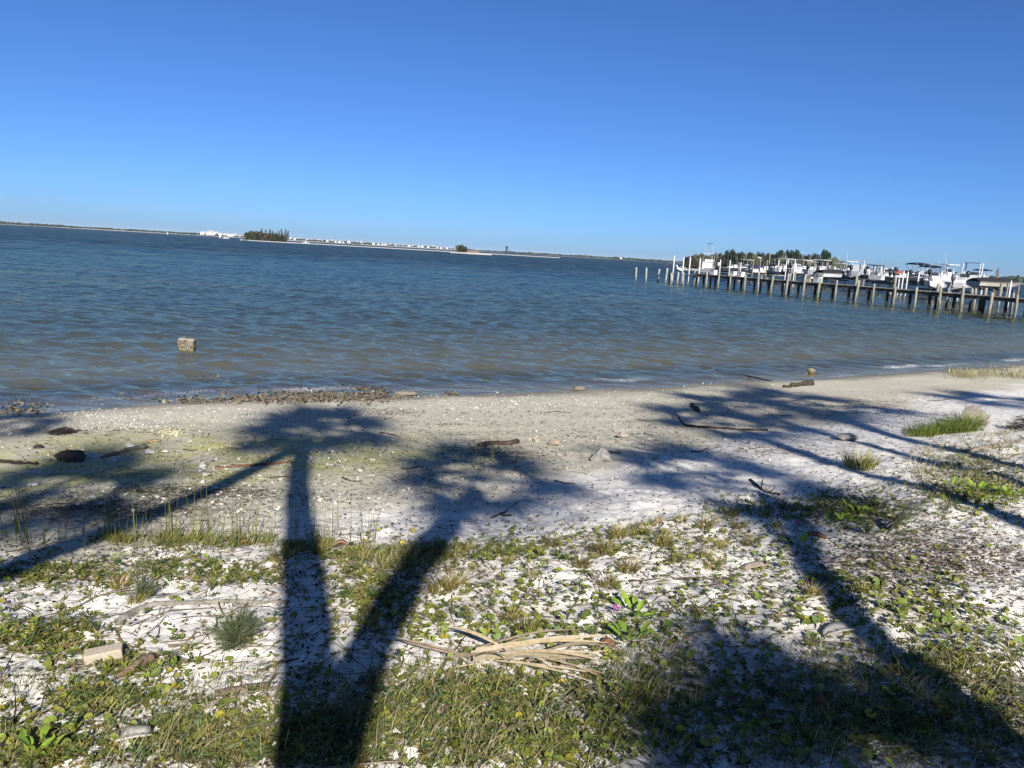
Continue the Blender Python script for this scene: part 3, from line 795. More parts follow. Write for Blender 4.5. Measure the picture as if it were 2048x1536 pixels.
# ================================================================ BOATS
WHITE, NAVY, BLACK, GREY = (0.80, 0.80, 0.78), (0.015, 0.02, 0.05), (0.02, 0.02, 0.022), (0.30, 0.31, 0.33)
def hull_vf(Lh, B, D, rise=0.25):
    ns = 11
    V = []
    for k in range(ns):
        t = k / (ns - 1)
        hb = B / 2 * (1 - max(0.0, (t - 0.4) / 0.6) ** 2.3) * (0.92 + 0.08 * min(1, t * 4))
        hb = max(hb, 0.03)
        kz = D * 0.72 * max(0.0, (t - 0.72) / 0.28) ** 2
        sh = D * (1 + rise * t * t)
        cz = kz + (sh - kz) * 0.34; ch = hb * (0.86 - 0.3 * t * t)
        x = -Lh / 2 + Lh * t + (0.10 * Lh * max(0, t - 0.8) * 0)
        rake = 0.06 * Lh * t ** 3
        V += [(x + rake, hb, sh), (x + rake * 0.5, ch, cz), (x, 0, kz), (x + rake * 0.5, -ch, cz), (x + rake, -hb, sh)]
    Q = [[], []]
    for k in range(ns - 1):
        for j in range(4):
            Q[1 if j in (1, 2) else 0].append((k * 5 + j, k * 5 + j + 1, (k + 1) * 5 + j + 1, (k + 1) * 5 + j))
    V = np.array(V)
    top = V.reshape(ns, 5, 3)
    return V, [np.array(Q[0]), [(0, 4, 3, 1)]], [np.array(Q[1]), [(1, 3, 2)]], top
def deck_vf(top, drop):
    ns = len(top)
    V = []
    for k in range(ns):
        l, r = top[k, 0], top[k, 4]
        sc_ = 0.94
        V += [(l[0], l[1], l[2]), (l[0], l[1] * 0.86, l[2] + 0.004), (l[0], l[1] * 0.84, l[2] - drop), (r[0], r[1] * 0.84, r[2] - drop), (r[0], r[1] * 0.86, r[2] + 0.004), (r[0], r[1], r[2])]
    Q = []
    for k in range(ns - 1):
        for j in range(5):
            Q.append((k * 6 + j, (k + 1) * 6 + j, (k + 1) * 6 + j + 1, k * 6 + j + 1))
    return np.array(V), [np.array(Q)]
def outboard(t, x, y, z, col, s=1.0):
    eng = MB()
    eng.add(xf(tube([(0, 0, 0.28), (0, 0, 0.5), (0.02, 0, 0.75), (0.05, 0, 0.95), (0.06, 0, 1.0)], np.array([0.15, 0.22, 0.24, 0.18, 0.04]), 8), None, (x, y, z), s), col)
    o = eng.build('outboard', M_PAINT, t, True)
    lg = MB().add(xf(tube([(0.02, 0, 0.28), (0.0, 0, -0.1), (-0.05, 0, -0.45)], [0.09, 0.08, 0.06], 6), None, (x, y, z), s), BLACK)
    lg.add(xf(tube([(-0.22, 0, -0.4), (0.2, 0, -0.4)], [0.04, 0.07], 6), None, (x, y, z), s), BLACK)
    lg.build('lower_unit', M_PAINT, o)
def frame(t, name, segs, r, col):
    m = MB()
    for a, b in segs: m.add(tube([a, b], r, 5), col)
    return m.build(name, M_PAINT, t)
def boat(label, px, py, dep, Lh, B, D, yaw, hull=WHITE, kind='console', top=WHITE, engines=1, ecol=BLACK, cat='boat', name='motor_boat', group='boats on lifts behind the pier'):
    p = far(px, py, dep)
    t = thing(name, label, cat, p, radians(yaw), group)
    t.scale = (0.9, 0.9, 0.9)
    V, FS, FB, tp = hull_vf(Lh, B, D)
    MB().add((V, FS), hull).build('hull', M_PAINT, t)
    MB().add((V, FB), [(0.10, 0.11, 0.13), (0.05, 0.07, 0.12), (0.42, 0.42, 0.41), (0.16, 0.15, 0.14)][int(px) % 4]).build('hull_bottom', M_PAINT, t)
    xs = -Lh / 2
    sh = D * 1.06
    if kind == 'covered':
        n = len(tp); VV = []
        for k in range(n):
            u = k / (n - 1); rz_ = D * (0.65 * max(0, 1 - ((u - 0.38) / 0.62) ** 2) ** 0.8 + 0.05)
            VV += [tp[k, 0] * np.array([1, 1.03, 1]) + (0, 0, -0.05), (tp[k, 0] + tp[k, 4]) / 2 * np.array([1, 1, 1]) + (0, tp[k, 0][1] * 0.4, rz_ * 0.8), (tp[k, 0] + tp[k, 4]) / 2 + (0, 0, rz_), (tp[k, 0] + tp[k, 4]) / 2 + (0, tp[k, 4][1] * 0.4, rz_ * 0.8), tp[k, 4] * np.array([1, 1.03, 1]) + (0, 0, -0.05)]
        Q = [(k * 5 + j, (k + 1) * 5 + j, (k + 1) * 5 + j + 1, k * 5 + j + 1) for k in range(n - 1) for j in range(4)]
        MB().add((np.array(VV), [np.array(Q)]), top).build('cover', M_CLOTH, t)
    elif kind == 'pontoon':
        pass
    else:
        MB().add(deck_vf(tp, 0.35), (0.70, 0.70, 0.67)).build('deck', M_PAINT, t)
    if kind in ('console', 'ttop'):
        MB().add(box(-0.45, 0.25, -0.4, 0.4, sh - 0.33, sh + 0.55), WHITE).build('console', M_PAINT, t)
        MB().add((np.array([(0.26, -0.4, sh + 0.551), (0.26, 0.4, sh + 0.551), (0.05, 0.34, sh + 0.95), (0.05, -0.34, sh + 0.95), (0.30, -0.4, sh + 0.551), (0.30, 0.4, sh + 0.551), (0.09, 0.34, sh + 0.95), (0.09, -0.34, sh + 0.95)]), [[(0, 1, 2, 3), (7, 6, 5, 4), (0, 4, 5, 1), (3, 2, 6, 7), (1, 5, 6, 2), (0, 3, 7, 4)]]), (0.05, 0.07, 0.09)).build('windscreen', M_PAINT, t)
        MB().add(box(-1.3, -0.75, -0.45, 0.45, sh - 0.33, sh + 0.25), (0.72, 0.71, 0.68)).build('seat', M_CLOTH, t)
    if kind == 'ttop':
        zt = sh + 1.45
        frame(t, 'top_frame', [((a, b, sh - 0.3), (a * 1.1, b * 1.05, zt)) for a in (-0.8, 0.35) for b in (-0.5, 0.5)], 0.035, (0.7, 0.7, 0.7))
        MB().add(xf(box(-1.35, 0.85, -0.95, 0.95, zt, zt + 0.10)), top).build('hardtop', M_PAINT, t)
        frame(t, 'antenna', [((0.3, 0.6, zt + 0.1), (0.0, 0.75, zt + 1.6))], 0.018, WHITE)
    if kind == 'bimini':
        zt = sh + 1.45
        MB().add(box(-0.3, 0.3, -0.75, -0.15, sh - 0.33, sh + 0.45), (0.72, 0.71, 0.68)).build('console', M_PAINT, t)
        MB().add(box(-1.5, -1.0, -0.7, 0.7, sh - 0.33, sh + 0.1), (0.5, 0.45, 0.40)).build('seat', M_CLOTH, t)
        frame(t, 'bimini_frame', [((-0.2, b, sh), (a, b, zt)) for a in (-1.3, 0.0, 1.2) for b in (-B * 0.42, B * 0.42)], 0.028, (0.75, 0.75, 0.75))
        n = 7; VV = []
        for k in range(n):
            x = -1.35 + 2.6 * k / (n - 1); zc = zt + 0.06 - 0.10 * ((k - 3) / 3.0) ** 2
            VV += [(x, -B * 0.45, zc - 0.10), (x, -B * 0.22, zc + 0.05), (x, 0, zc + 0.09), (x, B * 0.22, zc + 0.05), (x, B * 0.45, zc - 0.10)]
        VV = np.array(VV); m = len(VV)
        Q = [(k * 5 + j, k * 5 + j + 1, (k + 1) * 5 + j + 1, (k + 1) * 5 + j) for k in range(n - 1) for j in range(4)]
        Q2 = [tuple(v + m for v in q[::-1]) for q in Q]
        MB().add((np.concatenate([VV, VV - (0, 0, 0.12)]), [np.array(Q + Q2)]), top).build('bimini_top', M_CLOTH, t)
    if kind == 'cabin':
        c = np.array([(-1.2, -B * 0.38, sh - 0.3), (Lh * 0.30, -B * 0.22, sh - 0.3), (Lh * 0.30, B * 0.22, sh - 0.3), (-1.2, B * 0.38, sh - 0.3), (-1.0, -B * 0.34, sh + 0.95), (0.7, -B * 0.26, sh + 0.95), (0.7, B * 0.26, sh + 0.95), (-1.0, B * 0.34, sh + 0.95)])
        MB().add((c, [[(0, 3, 2, 1), (4, 5, 6, 7), (0, 1, 5, 4), (1, 2, 6, 5), (2, 3, 7, 6), (3, 0, 4, 7)]]), WHITE).build('cabin', M_PAINT, t)
        for sd in (-1, 1):
            w4 = np.array([(-0.85, sd * (B * 0.365), sh + 0.42), (0.85, sd * (B * 0.30), sh + 0.42), (0.62, sd * (B * 0.285), sh + 0.78), (-0.85, sd * (B * 0.35), sh + 0.78)])
            MB().add((np.concatenate([w4, w4 + (0, sd * 0.03, 0)]), [[(0, 1, 2, 3), (7, 6, 5, 4), (0, 4, 5, 1), (2, 6, 7, 3)]]), (0.03, 0.04, 0.05)).build('window', M_PAINT, t)
        frame(t, 'radar_arch', [((-1.6, -B * 0.4, sh), (-1.3, -B * 0.35, sh + 1.5)), ((-1.6, B * 0.4, sh), (-1.3, B * 0.35, sh + 1.5)), ((-1.3, -B * 0.35, sh + 1.5), (-1.3, B * 0.35, sh + 1.5))], 0.05, WHITE)
    if kind == 'tower':
        c = np.array([(-1.5, -B * 0.40, sh - 0.3), (Lh * 0.33, -B * 0.2, sh - 0.3), (Lh * 0.33, B * 0.2, sh - 0.3), (-1.5, B * 0.40, sh - 0.3), (-1.5, -B * 0.36, sh + 1.3), (1.0, -B * 0.28, sh + 1.2), (1.0, B * 0.28, sh + 1.2), (-1.5, B * 0.36, sh + 1.3)])
        MB().add((c, [[(0, 3, 2, 1), (4, 5, 6, 7), (0, 1, 5, 4), (1, 2, 6, 5), (2, 3, 7, 6), (3, 0, 4, 7)]]), WHITE).build('cabin', M_PAINT, t)
        for sd in (-1, 1):
            MB().add(box(-1.2, 0.9, sd * B * 0.375 - 0.02, sd * B * 0.375 + 0.02, sh + 0.5, sh + 0.95), (0.02, 0.03, 0.04)).build('window', M_PAINT, t)
        MB().add(box(-1.6, 0.7, -B * 0.37, B * 0.37, sh + 1.31, sh + 1.42), WHITE).build('flybridge', M_PAINT, t)
        MB().add(box(-0.4, 0.5, -B * 0.3, B * 0.3, sh + 1.43, sh + 1.95), WHITE).build('console', M_PAINT, t)
        z2, z3 = sh + 3.3, sh + 4.6
        frame(t, 'tower_frame', [((a, b * B * 0.36, sh + 1.4), (a * 0.5 - 0.2, b * B * 0.2, z3 + 0.9)) for a in (-1.5, 0.7) for b in (-1, 1)] + [((-1.0, b * B * 0.3, z2), (0.3, b * B * 0.3, z2)) for b in (-1, 1)] + [((a, -B * 0.3, z2), (a, B * 0.3, z2)) for a in (-1.0, 0.3)] + [((-1.0, -B * 0.3, z2), (0.3, B * 0.26, z3))], 0.032, (0.6, 0.6, 0.6))
        MB().add(box(-1.5, 0.6, -B * 0.36, B * 0.36, z2 - 0.15, z2 - 0.05), WHITE).build('hardtop', M_PAINT, t)
        MB().add(box(-0.8, 0.35, -B * 0.2, B * 0.2, z3 + 0.9, z3 + 0.98), NAVY).build('tower_top', M_PAINT, t)
        frame(t, 'outrigger', [((0.4, b * B * 0.45, sh + 0.6), (-2.0, b * B * 0.75, sh + 4.6)) for b in (-1, 1)], 0.018, WHITE)
    if kind == 'canopy':
        zt = sh + 1.25
        frame(t, 'canopy_frame', [((a, b * B * 0.42, sh - 0.05), (a * 0.85, b * B * 0.38, zt)) for a in (-0.9, 0.9) for b in (-1, 1)], 0.06, BLACK)
        MB().add(xf(box(-0.95, 0.95, -B * 0.42, B * 0.42, zt, zt + 0.14)), top).build('canopy', M_CLOTH, t)
        MB().add(box(-0.3, 0.3, -0.35, 0.35, sh - 0.33, sh + 0.35), (0.3, 0.3, 0.3)).build('console', M_PAINT, t)
    if kind == 'arch':
        MB().add(box(-0.5, 0.5, -B * 0.3, B * 0.3, sh - 0.33, sh + 0.4), WHITE).build('console', M_PAINT, t)
        MB().add(box(0.502, 0.56, -B * 0.3, B * 0.3, sh + 0.402, sh + 0.75), (0.06, 0.08, 0.1)).build('windscreen', M_PAINT, t)
        zt = sh + 1.75
        frame(t, 'arch', [((-0.9, b * B * 0.42, sh), (-0.1, b * B * 0.40, zt)) for b in (-1, 1)] + [((-0.1, b * B * 0.40, zt), (-1.6, b * B * 0.40, zt - 0.05)) for b in (-1, 1)] + [((-1.7, b * B * 0.42, sh), (-1.6, b * B * 0.40, zt - 0.05)) for b in (-1, 1)], 0.06, WHITE)
        MB().add(box(-1.5, -0.2, -B * 0.38, B * 0.38, zt + 0.005, zt + 0.10), top).build('arch_top', M_CLOTH, t)
    for e in range(engines):
        yy = (e - (engines - 1) / 2) * 0.55
        outboard(t, xs - 0.25, yy, D * 0.85, ecol)
    if kind in ('ttop', 'console', 'tower', 'cabin') and D > 0.75:
        k0 = len(tp) // 2 + 1
        pts = [tp[k, 0] * np.array([1, 0.92, 1]) + (0, 0, 0.30) for k in range(k0, len(tp))] + [tp[k, 4] * np.array([1, 0.92, 1]) + (0, 0, 0.30) for k in range(len(tp) - 1, k0 - 1, -1)]
        frame(t, 'bow_rail', list(zip(pts[:-1], pts[1:])) + [(q, q - np.array([0, 0, 0.30])) for q in pts[::2]], 0.018, (0.6, 0.6, 0.6))
        rg = np.random.default_rng(int(px))
        frame(t, 'fishing_rods', [((x_, y_, sh + 0.2), (x_ - rg.uniform(0.1, 0.5), y_ + rg.uniform(-0.3, 0.3), sh + rg.uniform(1.6, 2.6))) for x_, y_ in zip(rg.uniform(-1.6, -0.2, 3), rg.uniform(-0.8, 0.8, 3))], 0.016, (0.25, 0.25, 0.27))
    # cradle of the lift under the hull
    for bx in (-Lh * 0.25, Lh * 0.2):
        MB().add(box(bx - 0.08, bx + 0.08, -B * 0.62, B * 0.62, -0.22, -0.04), (0.22, 0.20, 0.17)).build('lift_beam', M_PILE, t)
    return t
boat('grey hulled fishing boat with a tall white tower and outriggers', 1416, 549, 165, 8.5, 3.2, 1.5, 62, GREY, 'tower', engines=0)
boat('dark hulled open boat with a white console, right of the tower boat', 1468, 546, 128, 7.0, 2.5, 0.9, 25, (0.05, 0.055, 0.065), 'console', engines=1, ecol=WHITE)
boat('open skiff with twin black outboards left of two T-top boats', 1530, 549, 122, 5.5, 2.2, 0.8, 10, WHITE, 'console', engines=1)
boat('white T-top boat with black outboards below the tallest pine', 1572, 548, 118, 6.4, 2.4, 0.95, 32, WHITE, 'ttop', engines=2)
boat('white T-top boat with one outboard, second T-top from the left', 1606, 551, 116, 6.4, 2.4, 0.95, 30, WHITE, 'ttop', engines=2)
boat('large white cabin boat with a wide hardtop under the round crowned tree', 1642, 554, 112, 7.6, 2.8, 1.1, 38, WHITE, 'ttop', engines=1)
boat('low white boat under a black cover in the middle of the marina', 1668, 558, 104, 6.4, 2.4, 0.8, 25, WHITE, 'covered', top=BLACK, engines=1)
boat('white T-top boat with a long pale bow in the gap right of the wood', 1694, 556, 106, 6.6, 2.4, 0.9, 20, WHITE, 'ttop', engines=1, ecol=GREY)
boat('white pilothouse boat with radar arch left of the black canopied skiff', 1722, 556, 104, 6.2, 2.4, 0.95, 40, (0.55, 0.56, 0.58), 'cabin', engines=1)
boat('small dark skiff with a black square canopy', 1747, 562, 98, 4.2, 1.8, 0.8, 35, BLACK, 'canopy', top=BLACK, engines=1)
boat('white boat with a plain bow right of the black canopied skiff', 1776, 565, 95, 5.6, 2.3, 0.85, 28, WHITE, 'console', engines=0)
boat('boat under a red cover behind the navy canopied boats', 1803, 556, 125, 6.5, 2.4, 0.7, 20, (0.5, 0.45, 0.42), 'covered', top=(0.30, 0.05, 0.03), engines=0)
boat('dark boat with black outboards left of the taller navy canopy', 1806, 566, 94, 5.4, 2.2, 0.7, 35, (0.05, 0.05, 0.06), 'console', engines=2)
boat('boat with the taller and longer navy canopy', 1833, 562, 98, 6.6, 2.6, 0.9, 12, (0.55, 0.55, 0.57), 'bimini', top=NAVY, engines=1)
boat('boat with the lower navy canopy, just right of the taller one', 1859, 568, 94, 6.0, 2.4, 0.85, 15, (0.62, 0.61, 0.58), 'bimini', top=NAVY, engines=1)
boat('white boat seen nearly bow on, in front of the lower navy canopy', 1866, 577, 84, 5.0, 2.3, 0.9, 75, WHITE, 'console', engines=0)
boat('white hardtop boat between the navy canopies and the arch boat', 1892, 568, 92, 6.4, 2.5, 0.95, 25, WHITE, 'ttop', engines=1)
boat('white runabout on the nearest lift with a grey outboard', 1922, 580, 78, 5.2, 2.2, 0.8, 42, WHITE, 'console', engines=1, ecol=(0.12, 0.12, 0.13))
boat('white boat with a swept arch and blue grey top', 1944, 572, 84, 5.2, 2.2, 0.85, 48, WHITE, 'arch', top=(0.10, 0.15, 0.2), engines=1)
boat('cream boat under a peaked black cover at the right end of the marina', 1990, 577, 74, 5.6, 2.2, 0.65, 12, (0.62, 0.58, 0.48), 'covered', top=BLACK, engines=0)
BR = 'boats on lifts in the far row'
for x, y, dep, kd, yw, hl_, tp_, lab in [(1494, 543, 150, 'ttop', 35, WHITE, WHITE, 'small far white boat with a T-top left of the open skiff'), (1513, 545, 150, 'covered', 20, GREY, NAVY, 'small far boat under a navy cover behind the open skiff'), (1549, 545, 150, 'console', 50, WHITE, WHITE, 'small far open boat left of the first T-top boat'),
        (1590, 546, 148, 'cabin', 30, WHITE, WHITE, 'small far cabin boat between the two T-top boats'), (1623, 548, 145, 'ttop', 60, WHITE, WHITE, 'small far T-top boat left of the wide hardtop boat'), (1657, 550, 142, 'console', 25, (0.1, 0.12, 0.2), WHITE, 'small far dark blue boat right of the wide hardtop boat'), (1679, 552, 140, 'ttop', 35, WHITE, WHITE, 'small far T-top boat above the black covered low boat'), (1708, 553, 138, 'covered', 20, WHITE, GREY, 'small far boat under a grey cover left of the pilothouse boat'),
        (1735, 555, 135, 'console', 15, WHITE, WHITE, 'small far open boat between pilothouse boat and black canopied skiff'), (1765, 557, 132, 'cabin', 30, WHITE, WHITE, 'small far cabin boat right of the black canopied skiff'), (1790, 559, 130, 'console', 40, GREY, WHITE, 'small far grey boat left of the red covered boat'), (1846, 562, 126, 'covered', 18, WHITE, NAVY, 'small far boat under a navy cover between the navy canopies'), (1878, 564, 122, 'ttop', 25, WHITE, WHITE, 'small far T-top boat right of the lower navy canopy'), (1906, 567, 118, 'console', 35, WHITE, WHITE, 'small far open boat left of the arch boat'), (1962, 570, 112, 'bimini', 20, WHITE, NAVY, 'small far boat with a navy canopy right of the arch boat')]:
    boat(lab, x, y, dep, 6.2, 2.3, 0.9, yw, hl_, kd, top=tp_, engines=1, group=BR)
# boats seen far out
for o in [k for k in bpy.data.objects if k.name.startswith('far_boat')]:
    V, FS, FB, tp = hull_vf(5.5, 2.2, 0.9)
    MB().add((V, FS + FB), WHITE).build('hull', M_PAINT, o)
    MB().add(box(-0.8, 0.4, -0.6, 0.6, 0.85, 1.9), WHITE).build('cabin', M_PAINT, o)
# dock boxes on the pier
for x, y, wd, lab, col in [(1427, 546, 0.72, 'white dock box on the pier below the tower boat', (0.8, 0.8, 0.78)), (1467, 545.5, 0.6, 'white dock box on the pier below the dark hulled boat', (0.8, 0.8, 0.78)), (1483, 545, 0.45, 'tall white dock box right of the one below the dark hulled boat', (0.8, 0.8, 0.78)), (1620, 565, 0.5, 'pale yellow dock box on the pier below the wide hardtop', (0.75, 0.70, 0.50)), (1634, 563, 0.6, 'white dock box beside the pale yellow one', (0.8, 0.8, 0.78))]:
    # on the pier deck where this pixel's column crosses it
    d = ray(x, y); best = None
    for u in np.linspace(0, plen, 400):
        q = A0 + pd * u + pn * 0.45
        e = abs(q[0] / q[1] - d[0] / d[1])
        if best is None or e < best[0]: best = (e, q)
    q = best[1]
    t = thing('dock_box', lab, 'box', (q[0], q[1], DZ + 0.012), atan2(pd[1], pd[0]), 'dock boxes on the pier')
    MB().add(box(-wd / 2, wd / 2, -0.22, 0.22, 0, 0.42), col).build('body', M_PAINT, t)
    MB().add(box(-wd / 2 - 0.03, wd / 2 + 0.03, -0.25, 0.25, 0.425, 0.49), col).build('lid', M_PAINT, t)

# ================================================================ PALMS standing behind the viewpoint, whose shadows cross the beach
def fan_frond(seed):
    r = np.random.default_rng(seed)
    m = MB()
    pl_ = 0.62
    m.add(tube([(0, 0, 0), (0, pl_ * 0.5, 0.05), (0, pl_, 0.0)], [0.022, 0.015, 0.011], 5), (0.09, 0.11, 0.04))
    n = 22
    for k in range(n):
        a = radians(-115 + 230 * k / (n - 1) + r.normal() * 1.5)
        Lf = 0.88 * (1 - 0.28 * abs(k - n / 2) / (n / 2)) * r.uniform(0.9, 1.08)
        d = np.array([sin(a), cos(a), 0]); s_ = np.array([cos(a), -sin(a), 0])
        V = []
        for u, wd, dz in ((0.0, 0.010, 0), (0.35, 0.026, 0.01), (0.75, 0.013, -0.08), (1.0, 0.002, -0.26 - r.uniform(0, 0.1))):
            c = np.array([0, pl_, 0]) + d * Lf * u + np.array([0, 0, dz])
            V += [c - s_ * wd, c + s_ * wd]
        m.add((np.array(V), [[(0, 1, 3, 2), (2, 3, 5, 4), (4, 5, 7, 6)]]), np.array([0.06, 0.095, 0.035]) * r.uniform(0.8, 1.2))
    return m.mesh('frond', M_LEAF)
fronds = [fan_frond(k) for k in range(3)]
def ground_trunk(P):
    """continue the trunk straight down to the ground"""
    P = [np.array(p) for p in P]
    d = P[-1] - P[-2]
    if d[2] > -0.05: d[2] = -0.05
    d = d / np.linalg.norm(d)
    d = d * 0.75 + np.array([0, 0, -0.35])
    d /= np.linalg.norm(d)
    q = P[-1].copy()
    while q[2] > -0.3:
        q = q + d * 0.15
    return P + [(P[-1] * 0.5 + q * 0.5), q]
def palm(label, pix, crown_px, h_top, rad, nf=26, cs=1.0, slope=1.0):
    G = gnd([p[0] for p in pix], [p[1] for p in pix])
    k = np.array([SUN[0], SUN[1]]) / SUN[2]
    P = []
    anti = -np.array([SUN[0], SUN[1]]); anti /= np.linalg.norm(anti)
    for g in G:
        adv = np.dot(G[0, :2] - g[:2], anti)
        h = h_top - adv * SUN[2] / sqrt(1 - SUN[2] ** 2) * slope
        h = max(h, 0.3)
        P.append(np.array([g[0] + k[0] * (h - g[2]), g[1] + k[1] * (h - g[2]), h]))
    P = ground_trunk(P)
    P = P[::-1]
    base = P[0].copy()
    t = thing('cabbage_palm', label, 'palm', base, 0, 'palms behind the viewpoint')
    Q = np.array(P) - base
    # resample and smooth
    sN = np.linspace(0, 1, 26)
    L_ = np.concatenate([[0], np.cumsum(np.linalg.norm(np.diff(Q, axis=0), axis=1))]); L_ /= L_[-1]
    Q2 = np.stack([np.interp(sN, L_, Q[:, i]) for i in range(3)], 1)
    for _ in range(3):
        Q2[1:-1] = 0.25 * Q2[:-2] + 0.5 * Q2[1:-1] + 0.25 * Q2[2:]
    rr_ = rad * (1.12 - 0.15 * sN - 0.42 * np.clip(sN - 0.6, 0, 1)) * (1 + 0.07 * np.sin(sN * 90 + rad * 400) + 0.05 * np.sin(sN * 23))
    Q2[1:-1, 0] += 0.05 * np.sin(sN[1:-1] * 9 + rad * 300)
    MB().add(tube(Q2, rr_, 12), (0.20, 0.17, 0.14)).build('trunk', M_WOOD, t, True)
    gc = gnd([crown_px[0]], [crown_px[1]])[0]
    hc = h_top + 0.25
    c = np.array([gc[0] + k[0] * (hc - gc[2]), gc[1] + k[1] * (hc - gc[2]), hc]) - base
    c = c * 0.35 + Q2[-1] * 0.65 + np.array([0, 0, 0.1])
    for q in range(nf):
        el = math.asin(np.clip(-0.55 + 1.5 * (q + 0.5) / nf, -0.9, 0.98)); az = q * 2.399 + R.uniform(-0.2, 0.2)
        o = link('frond', fronds[q % 3], t, c)
        o.rotation_euler = (el, 0, az)
        s = cs * R.uniform(0.85, 1.1); o.scale = (s, s, s)
PALMS = [
    ('palm with a straight trunk just behind the viewpoint', [(618, 880), (608, 950), (598, 1050), (593, 1180), (593, 1300), (590, 1420), (588, 1540)], (690, 838), 6.4, 0.115, 20, 0.86),
    ('palm leaning out left of the straight one', [(588, 888), (540, 918), (460, 965), (340, 1022), (230, 1064), (170, 1088), (0, 1146)], (560, 862), 6.0, 0.10, 9, 0.62),
    ('palm leaning right beside the straight one', [(955, 985), (920, 1035), (880, 1085), (820, 1165), (760, 1255), (700, 1350), (650, 1450), (610, 1540)], (1003, 946), 5.6, 0.115, 17, 0.78),
    ('palm with a thick trunk above the shrubs to the right', [(1525, 985), (1548, 1020), (1605, 1115), (1680, 1205), (1780, 1295), (1890, 1370)], (1425, 957), 5.2, 0.10, 15, 0.92),
    ('slim palm at the right, lowest crown of three', [(1489, 862), (1534, 883), (1582, 907), (1686, 935), (1789, 963), (1928, 1000), (2048, 1042)], (1440, 838), 6.6, 0.105, 13, 1.0),
    ('slim palm at the right, middle one of three', [(1534, 828), (1582, 845), (1651, 873), (1703, 883), (1789, 904), (1928, 942), (2048, 975)], (1500, 806), 7.0, 0.088, 13, 1.0),
    ('slim palm at the right, outermost of three', [(1668, 821), (1703, 838), (1738, 862), (1789, 876), (1859, 890), (1962, 911), (2060, 940)], (1640, 800), 7.0, 0.11, 14, 1.1),
    ('palm at the left casting shade on the dark wrack', [(60, 1000), (0, 1015), (-100, 1040), (-280, 1080)], (95, 1004), 5.6, 0.10, 18, 0.85),
    ('palm further left with a shaded patch by the waterline', [(-20, 862), (-120, 880), (-300, 900)], (20, 862), 7.0, 0.10, 14, 0.6),
    ('palm far right with only frond tips shading the white sand', [(2085, 812), (2140, 830), (2300, 870)], (2085, 808), 7.0, 0.09, 16, 1.0),
    ('short palm behind the viewpoint shading the lower right corner', [(1760, 1900), (1765, 1950), (1770, 2000)], (1760, 1900), 3.3, 0.11, 22, 0.60),
    ('second short palm shading the lower right corner', [(1980, 1800), (1985, 1850), (1990, 1900)], (1980, 1800), 3.2, 0.11, 26, 0.72),
]
for p in PALMS: palm(*p)
# dense sea grape shrubs behind right of the viewpoint: the deep shade of the lower right corner
def shrub(label, loc, rx, ry, h, n, size=0.085):
    t = thing('sea_grape_shrub', label, 'shrub', loc, 0, 'shrubs behind the viewpoint')
    cs, rs = [], []
    st = MB()
    for k in range(22):
        a = R.uniform(0, 6.28); q = sqrt(R.uniform(0, 1))
        c = np.array([cos(a) * q * rx, sin(a) * q * ry, h * R.uniform(0.35, 0.95) * (1 - 0.35 * q)])
        cs.append(c); rs.append(np.array([0.42, 0.42, 0.32]) * R.uniform(0.7, 1.1))
        st.add(tube([(R.normal() * 0.1, R.normal() * 0.1, -0.1), c * np.array([0.4, 0.4, 0.5]), c], [0.035, 0.022, 0.008], 5), (0.16, 0.13, 0.10))
    st.build('stem', M_WOOD, t)
    vf, tt = leaf_cloud(cs, rs, n, size, (0.05, 0.085, 0.03), 0.75)
    MB().add(vf, tt).build('crown', M_LEAF, t)
shrub('dense round leaved shrub nearest behind the viewpoint on the right', (2.9, -1.7, 0), 0.9, 0.8, 2.9, 3200)
shrub('second dense round leaved shrub further right', (4.1, -1.5, 0), 1.0, 0.9, 3.0, 4200)

# ================================================================ BEACH THINGS
def G1(px, py): return gnd([px], [py])[0]
# barnacled block in the shallows
b = at(np.float64(373), np.float64(699), np.float64(WZ))
t = thing('barnacled_block', 'square barnacle crusted concrete stump standing in the shallows', 'block', (b[0], b[1], WZ), radians(12))
sz = 28 / F_PX * b[1] / 2
MB().add(xf(rock((sz * 1.0, sz * 0.9, 0.30), 3, 3, 0.03), None, (0, 0, -0.1))).build('submerged_core', M_OYSTER, t)
m = MB()
V, FS = box(-sz, sz, -sz * 0.8, sz * 0.8, -0.25, 0.22)
m.add((V, FS), (0.34, 0.29, 0.20)); cb = m.build('core', M_OYSTER, t)
md = cb.modifiers.new('worn', 'BEVEL'); md.width = 0.035; md.segments = 3
t.rotation_euler = (0.05, 0.08, radians(14))
n = 420
side = R.integers(0, 4, n); uu = R.uniform(-1, 1, n); zz = R.uniform(-0.05, 0.20, n)
pos = np.stack([np.where(side < 2, uu * sz, np.where(side == 2, sz, -sz)), np.where(side < 2, np.where(side == 0, -1, 1) * sz * 0.8, uu * sz * 0.8), zz], 1)
top_ = R.uniform(0, 1, n) < 0.25
pos[top_] = np.stack([R.uniform(-sz, sz, top_.sum()), R.uniform(-sz * .8, sz * .8, top_.sum()), np.full(top_.sum(), 0.22)], 1)
cone = (np.array([(1, 0, 0), (0.3, 0.95, 0), (-0.8, 0.6, 0), (-0.8, -0.6, 0), (0.3, -0.95, 0), (0, 0, 1.0)]), [[(0, 1, 5), (1, 2, 5), (2, 3, 5), (3, 4, 5), (4, 0, 5)]])
vf, tt = scatter(cone, pos, R.uniform(0, 6.28, n), R.uniform(0.012, 0.03, n), R.uniform(-1.2, 1.2, n), np.array([0.36, 0.30, 0.19])[None] * R.uniform(0.25, 1.6, (n, 1)))
tag(MB().add(vf, tt).build('barnacles', M_OYSTER, t), None, None, None, 'stuff')
